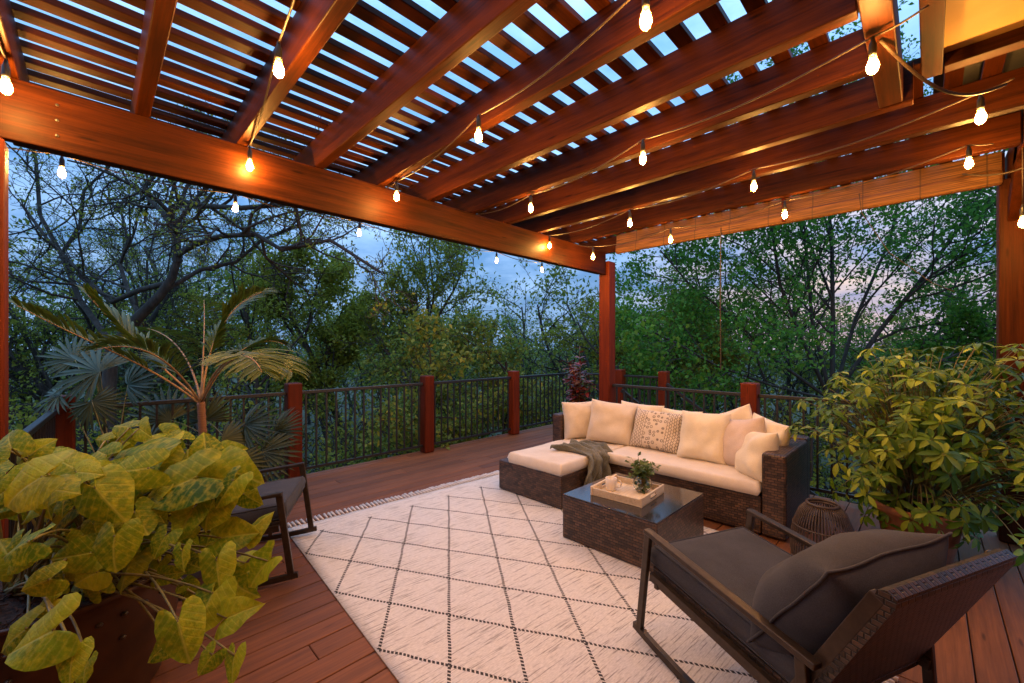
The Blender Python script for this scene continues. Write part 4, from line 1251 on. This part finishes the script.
# ---- umbrella plant at the right
r = random.Random(21)
UM = Vector((4.42, 0.06, 0))
um = thing('potted_plant', 'bushy umbrella plant with yellow green rosettes in a terracotta pot at the right', 'potted plant', UM)
pot(um, UM, [(0.0, 0.003), (0.19, 0.003), (0.245, 0.30), (0.262, 0.305), (0.266, 0.355), (0.25, 0.36), (0.235, 0.32), (0.0, 0.30)], M['terracotta'], 0.238, 0.32)
P, D, N, L, W = [], [], [], [], []
mb = MB()
def rosette(c, axis, size, n):
    axis = axis.normalized()
    e1 = axis.orthogonal().normalized()
    e2 = axis.cross(e1)
    ph = r.uniform(0, 6)
    for k in range(n):
        a = ph + 2 * PI * k / n + r.uniform(-.12, .12)
        o = e1 * math.cos(a) + e2 * math.sin(a)
        d = o * r.uniform(0.85, 1.0) + axis * r.uniform(-0.15, 0.4) - UP * r.uniform(0.05, 0.4)
        P.append(c + o * 0.008); D.append(d); N.append(axis + UP * 0.3)
        s = size * r.uniform(0.75, 1.1)
        L.append(s); W.append(s * r.uniform(0.30, 0.38))
cen = UM + UP * 0.93 + RIGHT * 0.10
heads = []
tries = 0
while len(heads) < 560 and tries < 20000:
    tries += 1
    v = Vector((r.gauss(0, 1), r.gauss(0, 1), r.gauss(0.12, 1))).normalized()
    rad = r.random() ** 0.42
    p = cen + Vector((v.x * 0.88, v.y * 0.88, v.z * 0.74)) * rad * (0.82 + 0.3 * mnoise.noise(v * 1.6 + Vector((3, 1, 7))) + 0.1)
    if p.z < 0.12: continue
    if (p.x * 1 - 3.55) < 0 and p.y > 0.45: continue
    if any((p - q).length < 0.048 for q in heads): continue
    heads.append(p)
for p in heads:
    ax = ((p - cen).normalized() * 0.75 + UP * 0.8 - FWD * 0.15 + Vector((r.gauss(0, .25), r.gauss(0, .25), r.gauss(0, .2)))).normalized()
    rosette(p, ax, r.uniform(0.07, 0.125), r.randint(5, 9))
    # woody limb shared low down, then its own leaf stalk
    inner = UM + Vector(((p.x - UM.x) * 0.35, (p.y - UM.y) * 0.35, 0.33 + (p.z - 0.33) * 0.45)) if p.z > 0.5 else UM + Vector(((p.x - UM.x) * 0.4, (p.y - UM.y) * 0.4, 0.55))
    pts = [inner.lerp(p, t) + UP * 0.08 * math.sin(PI * t) for t in (0, 0.25, 0.5, 0.75, 1.0)]
    mb.tube(pts, [0.005, 0.0042, 0.0035, 0.003, 0.0024], 5)
leaf_fine('foliage', P, D, N, L, W, M['umbrella'], um, droop=0.3, fold=0.14)
mb.build('leaf_stalk', M['stem'], um, smooth=True)
mb = MB()
for k in range(16):
    a = 2 * PI * k / 16 + r.uniform(-.2, .2)
    h, rr = r.uniform(0.55, 1.2), r.uniform(0.15, 0.5)
    q = UM + Vector((rr * math.cos(a), rr * math.sin(a), h))
    root = UM + Vector((0.08 * math.cos(a), 0.08 * math.sin(a), 0.32))
    mb.tube([root, root.lerp(q, 0.4) + UP * 0.08, root.lerp(q, 0.75) + UP * 0.06, q], [0.011, 0.009, 0.007, 0.004], 6)
mb.build('branch', M['twig'], um, smooth=True)

# ================================================================ ground and trees
GZ = -3.1
def gz(x, y):
    d = math.hypot(x, y)
    return GZ + 0.35 * mnoise.noise((x * 0.12, y * 0.12, 4.0)) + 0.10 * mnoise.noise((x * 0.5, y * 0.5, 9.0)) - 0.9 * min(1, max(0, (d - 8) / 30))
mb = MB()
rad = [0, 2, 4, 6, 8, 10, 12, 14, 17, 20, 24, 29, 35, 45, 60, 90, 150, 300, 700, 1500]
na = 64
mb.grid([[(q * math.cos(2 * PI * k / na), q * math.sin(2 * PI * k / na), gz(q * math.cos(2 * PI * k / na), q * math.sin(2 * PI * k / na))) for k in range(na + 1)] for q in rad])
o = mb.build('ground', M['ground'], None, smooth=True)
o.data.flip_normals()
tag(o, kind='structure')

def rot_about(v, ax, a):
    return Matrix.Rotation(a, 3, ax) @ v

def grow(r, stubs, levels, ratio, nchild, angle, wander, up, minrad=0.004, segs=7, taper=0.62, first=0.3):
    """stubs: [(point, direction, length, radius, level, fixed points or None)] -> branches, leaf spots"""
    out, spots = [], []
    stack = list(stubs)
    while stack:
        p, d, ln, rd, lv, fixed = stack.pop()
        d = d.normalized()
        if fixed:
            pts = [Vector(q) for q in fixed]
            rads = [rd * (1 - 0.55 * i / (len(pts) - 1)) for i in range(len(pts))]
        else:
            ns = segs if lv < 2 else (5 if lv < 3 else 4)
            pts, rads = [p], [rd]
            for i in range(ns):
                d = (d + Vector((r.gauss(0, wander), r.gauss(0, wander), r.gauss(0, wander) + up * (1 if lv < 3 else 0.4)))).normalized()
                p = p + d * ln / ns
                pts.append(p)
                rads.append(max(minrad, rd * (1 - (1 - taper * 0.55) * (i + 1) / ns)))
        out.append((pts, rads, lv))
        L = sum((b - a).length for a, b in zip(pts[:-1], pts[1:]))
        if lv >= levels - 2:
            for a, b in zip(pts[1:-1] if lv < levels - 1 else pts[:-1], pts[2:] if lv < levels - 1 else pts[1:]):
                spots.append((a, b, lv))
        if lv < levels - 1:
            nc = nchild[min(lv, len(nchild) - 1)]
            for c in range(nc):
                t = first + (1 - first) * (c + r.uniform(0.1, 0.9)) / nc if lv == 0 else 0.18 + 0.82 * (c + r.uniform(0.1, 0.9)) / nc
                fi = min(t, 0.999) * (len(pts) - 1)
                i = int(fi)
                q = pts[i].lerp(pts[i + 1], fi - i)
                dd = (pts[i + 1] - pts[i]).normalized()
                cd = rot_about(dd, dd.orthogonal().normalized(), math.radians(r.uniform(*angle)))
                cd = rot_about(cd, dd, r.uniform(0, 2 * PI))
                cr_ = (rads[i] * (1 - fi + i) + rads[i + 1] * (fi - i)) * r.uniform(0.5, 0.72)
                cl_ = L * ratio * r.uniform(0.7, 1.2) * (1.15 - 0.45 * t)
                stack.append((q, cd, cl_, max(minrad, cr_), lv + 1, None))
    return out, spots

def wood_mesh(br, name, mat, parent, minsides=3):
    mb = MB()
    for pts, rads, lv in br:
        mb.tube(pts, rads, (9, 7, 5, 4)[lv] if lv < 4 else minsides, cap=False)
    return mb.build(name, mat, parent, smooth=True)

def leaves_on(spots, n, r, size, mat, parent, spread=0.12, name='crown', wr=0.62, hang=0.1):
    rs = np.random.RandomState(r.randint(0, 99999))
    idx = rs.randint(0, len(spots), n)
    A = np.array([tuple(s[0]) for s in spots])[idx]
    B = np.array([tuple(s[1]) for s in spots])[idx]
    t = rs.random_sample((n, 1))
    P = A + (B - A) * t + rs.normal(0, spread, (n, 3))
    D = rs.normal(0, 1, (n, 3)); D[:, 2] -= hang
    Nn = rs.normal(0, 0.6, (n, 3)); Nn[:, 2] += 1
    L = size * rs.uniform(0.6, 1.25, n)
    return leaf_quads(name, P, D, Nn, L, L * wr, mat, parent)

# ---- the dense leafy tree at the right
r = random.Random(12)
b = at(832, 348, 10.8); b.z = gz(b.x, b.y) - 0.1
t = thing('tree', 'dense dark green leafy tree with many spreading stems beyond the right railing', 'tree', b)
def limb(spec, rd, lv=0):
    pts = [at(s[0], s[1], s[2] + DSH) for s in spec]
    return (pts[0], pts[1] - pts[0], 1, rd, lv, pts)
DSH = 2.2
top = at(832, 400, 8.6 + DSH)
stubs = [(b, UP, 1, 0.16, 0, [b, b.lerp(top, 0.5) + RIGHT * 0.05, top]),
         limb([(832, 400, 8.6), (833, 330, 8.6), (832, 250, 8.7), (826, 170, 8.8), (836, 90, 9)], 0.10, 1),
         limb([(835, 395, 8.6), (880, 330, 8.4), (925, 275, 8.2), (968, 215, 8.0), (1010, 140, 7.9)], 0.10, 1),
         limb([(828, 395, 8.6), (800, 335, 8.3), (780, 285, 8.1), (772, 230, 8.0), (750, 160, 8.0)], 0.085, 1),
         limb([(828, 398, 8.6), (775, 360, 8.8), (730, 315, 8.9), (690, 285, 9.0), (660, 250, 9.0)], 0.075, 1),
         limb([(838, 398, 8.6), (900, 355, 9.0), (960, 320, 9.3), (1030, 280, 9.6), (1100, 230, 9.8)], 0.08, 1),
         limb([(830, 395, 8.6), (812, 320, 9.2), (806, 250, 9.6), (790, 180, 9.9), (785, 110, 10)], 0.08, 1),
         limb([(830, 400, 8.6), (770, 385, 8.0), (715, 365, 7.6), (680, 345, 7.3), (650, 330, 7.2)], 0.06, 1),
         limb([(836, 400, 8.6), (880, 385, 8.0), (930, 365, 7.6), (980, 345, 7.3), (1040, 320, 7.2)], 0.06, 1),
         limb([(834, 395, 8.6), (855, 320, 9.2), (890, 240, 9.6), (905, 170, 9.9), (915, 100, 10)], 0.08, 1)]
stubs = [(a, b_, c, d_ * 0.62, e, f) for a, b_, c, d_, e, f in stubs]
br, sp = grow(r, stubs, 5, 0.44, (0, 12, 7, 5), (28, 62), 0.16, 0.04, 0.004, 7)
wood_mesh(br, 'trunk', M['bark'], t)
leaves_on(sp, 52000, r, 0.105, M['mapleleaf'], t, 0.13, wr=0.72, hang=0.5)

# ---- the gnarled tree at the left
DSH = 0.0
r = random.Random(9)
b = at(118, 420, 7.6); b.z = gz(b.x, b.y) - 0.1
t = thing('tree', 'gnarled old tree with twisting dark limbs and sparse spring leaves at the left', 'tree', b)
stubs = [(b, UP, 1, 0.21, 0, [b, at(112, 500, 7.6), at(108, 400, 7.6), at(112, 350, 7.6), at(138, 318, 7.55), at(160, 296, 7.5), at(172, 278, 7.5), at(178, 258, 7.5)]),
         limb([(178, 262, 7.5), (176, 240, 7.45), (170, 224, 7.4), (172, 208, 7.4), (184, 202, 7.35), (205, 206, 7.2), (240, 208, 6.9), (290, 204, 6.7), (350, 214, 6.6)], 0.115, 1),
         limb([(172, 226, 7.4), (162, 212, 7.5), (150, 200, 7.6), (144, 188, 7.7), (158, 172, 7.8), (178, 158, 7.9), (190, 120, 8.0)], 0.08, 1),
         limb([(172, 282, 7.5), (140, 290, 7.6), (112, 302, 7.7), (92, 285, 7.8), (70, 262, 7.9), (48, 240, 8.0), (22, 205, 8.1)], 0.085, 1),
         limb([(176, 256, 7.5), (196, 244, 7.2), (222, 236, 7.0), (255, 234, 6.8), (282, 250, 6.6), (330, 240, 6.5), (380, 272, 6.4)], 0.085, 1),
         limb([(140, 318, 7.55), (128, 290, 7.9), (120, 265, 8.2), (128, 240, 8.4), (122, 215, 8.6), (100, 190, 8.8)], 0.07, 1),
         limb([(166, 290, 7.5), (200, 270, 7.9), (236, 262, 8.2), (262, 240, 8.4), (290, 228, 8.6), (310, 205, 8.7)], 0.07, 1),
         limb([(172, 230, 7.4), (196, 218, 8.0), (214, 190, 8.3), (236, 168, 8.5), (240, 120, 8.6)], 0.06, 1),
         limb([(112, 345, 7.6), (80, 300, 8.0), (62, 255, 8.4), (40, 215, 8.6), (36, 160, 8.7), (20, 100, 8.8)], 0.085, 1),
         limb([(60, 258, 8.4), (80, 225, 8.6), (84, 190, 8.8), (108, 168, 9.0), (118, 120, 9.0)], 0.06, 1)]
stubs = [(a, b_, c, d_ * 0.62, e, f) for a, b_, c, d_, e, f in stubs]
br, sp = grow(r, stubs, 5, 0.42, (0, 12, 8, 6), (30, 75), 0.25, 0.05, 0.004, 8)
wood_mesh(br, 'trunk', M['bark'], t)
leaves_on(sp, 9000, r, 0.06, M['springleaf'], t, 0.05)

# ---- other single trees beyond the railing
def tree(label, px, d, base_r, h, seed, levels, nchild, leafn, leafsize, mat, barkm, lean=(0, 0), angle=(25, 60), wander=0.12, up=0.06, ratio=0.5, first=0.3, spread=0.1, forks=1, group=None, cat='tree', name='tree'):
    r = random.Random(seed)
    b = at(px, 348, d); b.z = gz(b.x, b.y) - 0.1
    t = thing(name, label, cat, b, group=group)
    ln = h
    dv = (UP + RIGHT * lean[0] + FWD * lean[1]).normalized()
    stubs = []
    for k in range(forks):
        a = 2 * PI * k / forks + r.uniform(-.3, .3)
        sp_ = 0.0 if forks == 1 else 0.28
        stubs.append((b + Vector((math.cos(a), math.sin(a), 0)) * base_r * (0.6 if forks > 1 else 0), dv + Vector((math.cos(a), math.sin(a), 0)) * sp_, ln, base_r, 0, None))
    br, sp = grow(r, stubs, levels, ratio, nchild, angle, wander, up, 0.006, 8, first=first)
    wood_mesh(br, 'trunk', barkm, t)
    leaves_on(sp, leafn, r, leafsize, mat, t, spread)
    return t
tree('open tree with pale forking limbs just left of the middle of the back railing', 418, 12.5, 0.16, 6.6, 101, 5, (11, 7, 5, 4), 15000, 0.105, M['springleaf'], M['barkpale'], (0.28, 0), (22, 50), 0.12, 0.05, 0.52, 0.42)
tree('twisted dark tree with open crown behind the red croton plant', 575, 13.5, 0.17, 6.2, 207, 5, (11, 7, 5, 4), 15000, 0.11, M['springleaf'], M['bark'], (0.1, 0), (30, 68), 0.22, 0.03, 0.5, 0.38)
tree('bright green bushy tree behind the slender palm', 345, 14.0, 0.15, 6.9, 305, 5, (12, 6, 4, 4), 20000, 0.13, M['springleaf'], M['bark'], (0, 0), (28, 58), 0.12, 0.05, 0.42, 0.25, 0.16)
tree('straight thin trunked young tree between the gnarled tree and the bushy one', 268, 11.5, 0.10, 7.4, 44, 5, (10, 5, 4, 3), 5000, 0.09, M['springleaf'], M['bark'], (0.02, 0), (30, 70), 0.07, 0.02, 0.36, 0.35)
tree('slight pale twiggy tree seen just right of the tall post', 648, 16.0, 0.12, 6.0, 61, 5, (10, 6, 4, 4), 7000, 0.11, M['woodleaf'], M['barkpale'], (0.05, 0), (25, 60), 0.15, 0.05, 0.46, 0.3)
tree('leafy understory tree with low branches left of the open pale tree', 385, 10.0, 0.09, 4.6, 72, 5, (11, 6, 4, 4), 11000, 0.10, M['woodleaf'], M['bark'], (0.05, 0), (30, 70), 0.17, 0.02, 0.48, 0.2)
tree('leafy understory tree with low branches in front of the twisted tree', 505, 10.5, 0.09, 4.5, 83, 5, (11, 6, 4, 4), 11000, 0.10, M['woodleaf'], M['bark'], (0.1, 0), (30, 70), 0.17, 0.02, 0.48, 0.2)
tree('bare twiggy tree at the far left beside the near beam post', 40, 12.0, 0.16, 8.2, 90, 5, (10, 7, 5, 5), 6000, 0.07, M['springleaf'], M['bark'], (0.1, 0), (28, 62), 0.2, 0.05, 0.5, 0.3)
tree('grey tree with curving limbs left of the gnarled trunk fork', 170, 15.0, 0.15, 8.6, 95, 5, (10, 7, 5, 5), 6500, 0.09, M['springleaf'], M['bark'], (0.0, 0), (28, 62), 0.2, 0.05, 0.46, 0.3)
tree('grey twiggy tree standing behind the left gnarled limbs', 105, 16.0, 0.15, 9.5, 131, 5, (12, 8, 6, 5), 6000, 0.075, M['springleaf'], M['barkpale'], (0.05, 0), (28, 60), 0.18, 0.05, 0.46, 0.25)
tree('tall twiggy tree rising behind the fronds of the slender palm', 225, 17.0, 0.14, 9.5, 137, 5, (12, 8, 6, 5), 8000, 0.085, M['springleaf'], M['bark'], (0.0, 0), (28, 60), 0.18, 0.05, 0.44, 0.25)
tree('dark evergreen thicket tree low at the far left', 45, 8.6, 0.08, 3.9, 99, 5, (12, 6, 4, 4), 15000, 0.10, M['darkleaf'], M['bark'], (0.0, 0), (35, 75), 0.15, 0.02, 0.44, 0.1, 0.14, 2)

# ---- far woodland: a mass nobody could count
def mass(name, label, n, dist, h, leafn, leafsize, mat, seed, azr, levels=4, nchild=(9, 5, 4), bark=None, spread=0.3):
    r = random.Random(seed)
    t = thing(name, label, 'woods', (0, 0, 0))
    t['kind'] = 'stuff'
    allb, alls = [], []
    for k in range(n):
        az = math.radians(azr[0] + (azr[1] - azr[0]) * (k + r.uniform(-.4, 1.4)) / n)
        d = r.uniform(*dist)
        b = Vector((math.cos(az) * d, math.sin(az) * d, 0)); b.z = gz(b.x, b.y) - 0.1
        hh = r.uniform(*h)
        br, sp = grow(r, [(b, UP + Vector((r.gauss(0, .1), r.gauss(0, .1), 0)), hh, 0.012 * hh + 0.03, 0, None)], levels, 0.46, nchild, (28, 65), 0.15, 0.05, 0.010, 6, first=0.22)
        allb += br; alls += sp
    mb = MB()
    for pts, rads, lv in allb:
        mb.tube(pts, rads, 5 if lv == 0 else 3, cap=False)
    a = mb.build('trunk', bark or M['bark'], t, smooth=True)
    c = leaves_on(alls, leafn, r, leafsize, mat, t, spread)
    a['kind'] = c['kind'] = 'stuff'
    return t
mass('woodland', 'hazy mixed woodland filling the background behind the single trees', 95, (18, 40), (4.6, 7.9), 88000, 0.20, M['woodleaf'], 500, (-12, 108), bark=M['bark'])
mass('undergrowth', 'dark green shrubs and saplings growing below the deck railing', 100, (9.2, 16), (1.8, 3.7), 52000, 0.10, M['springleaf'], 501, (-14, 112), 4, (9, 5, 3), spread=0.14)
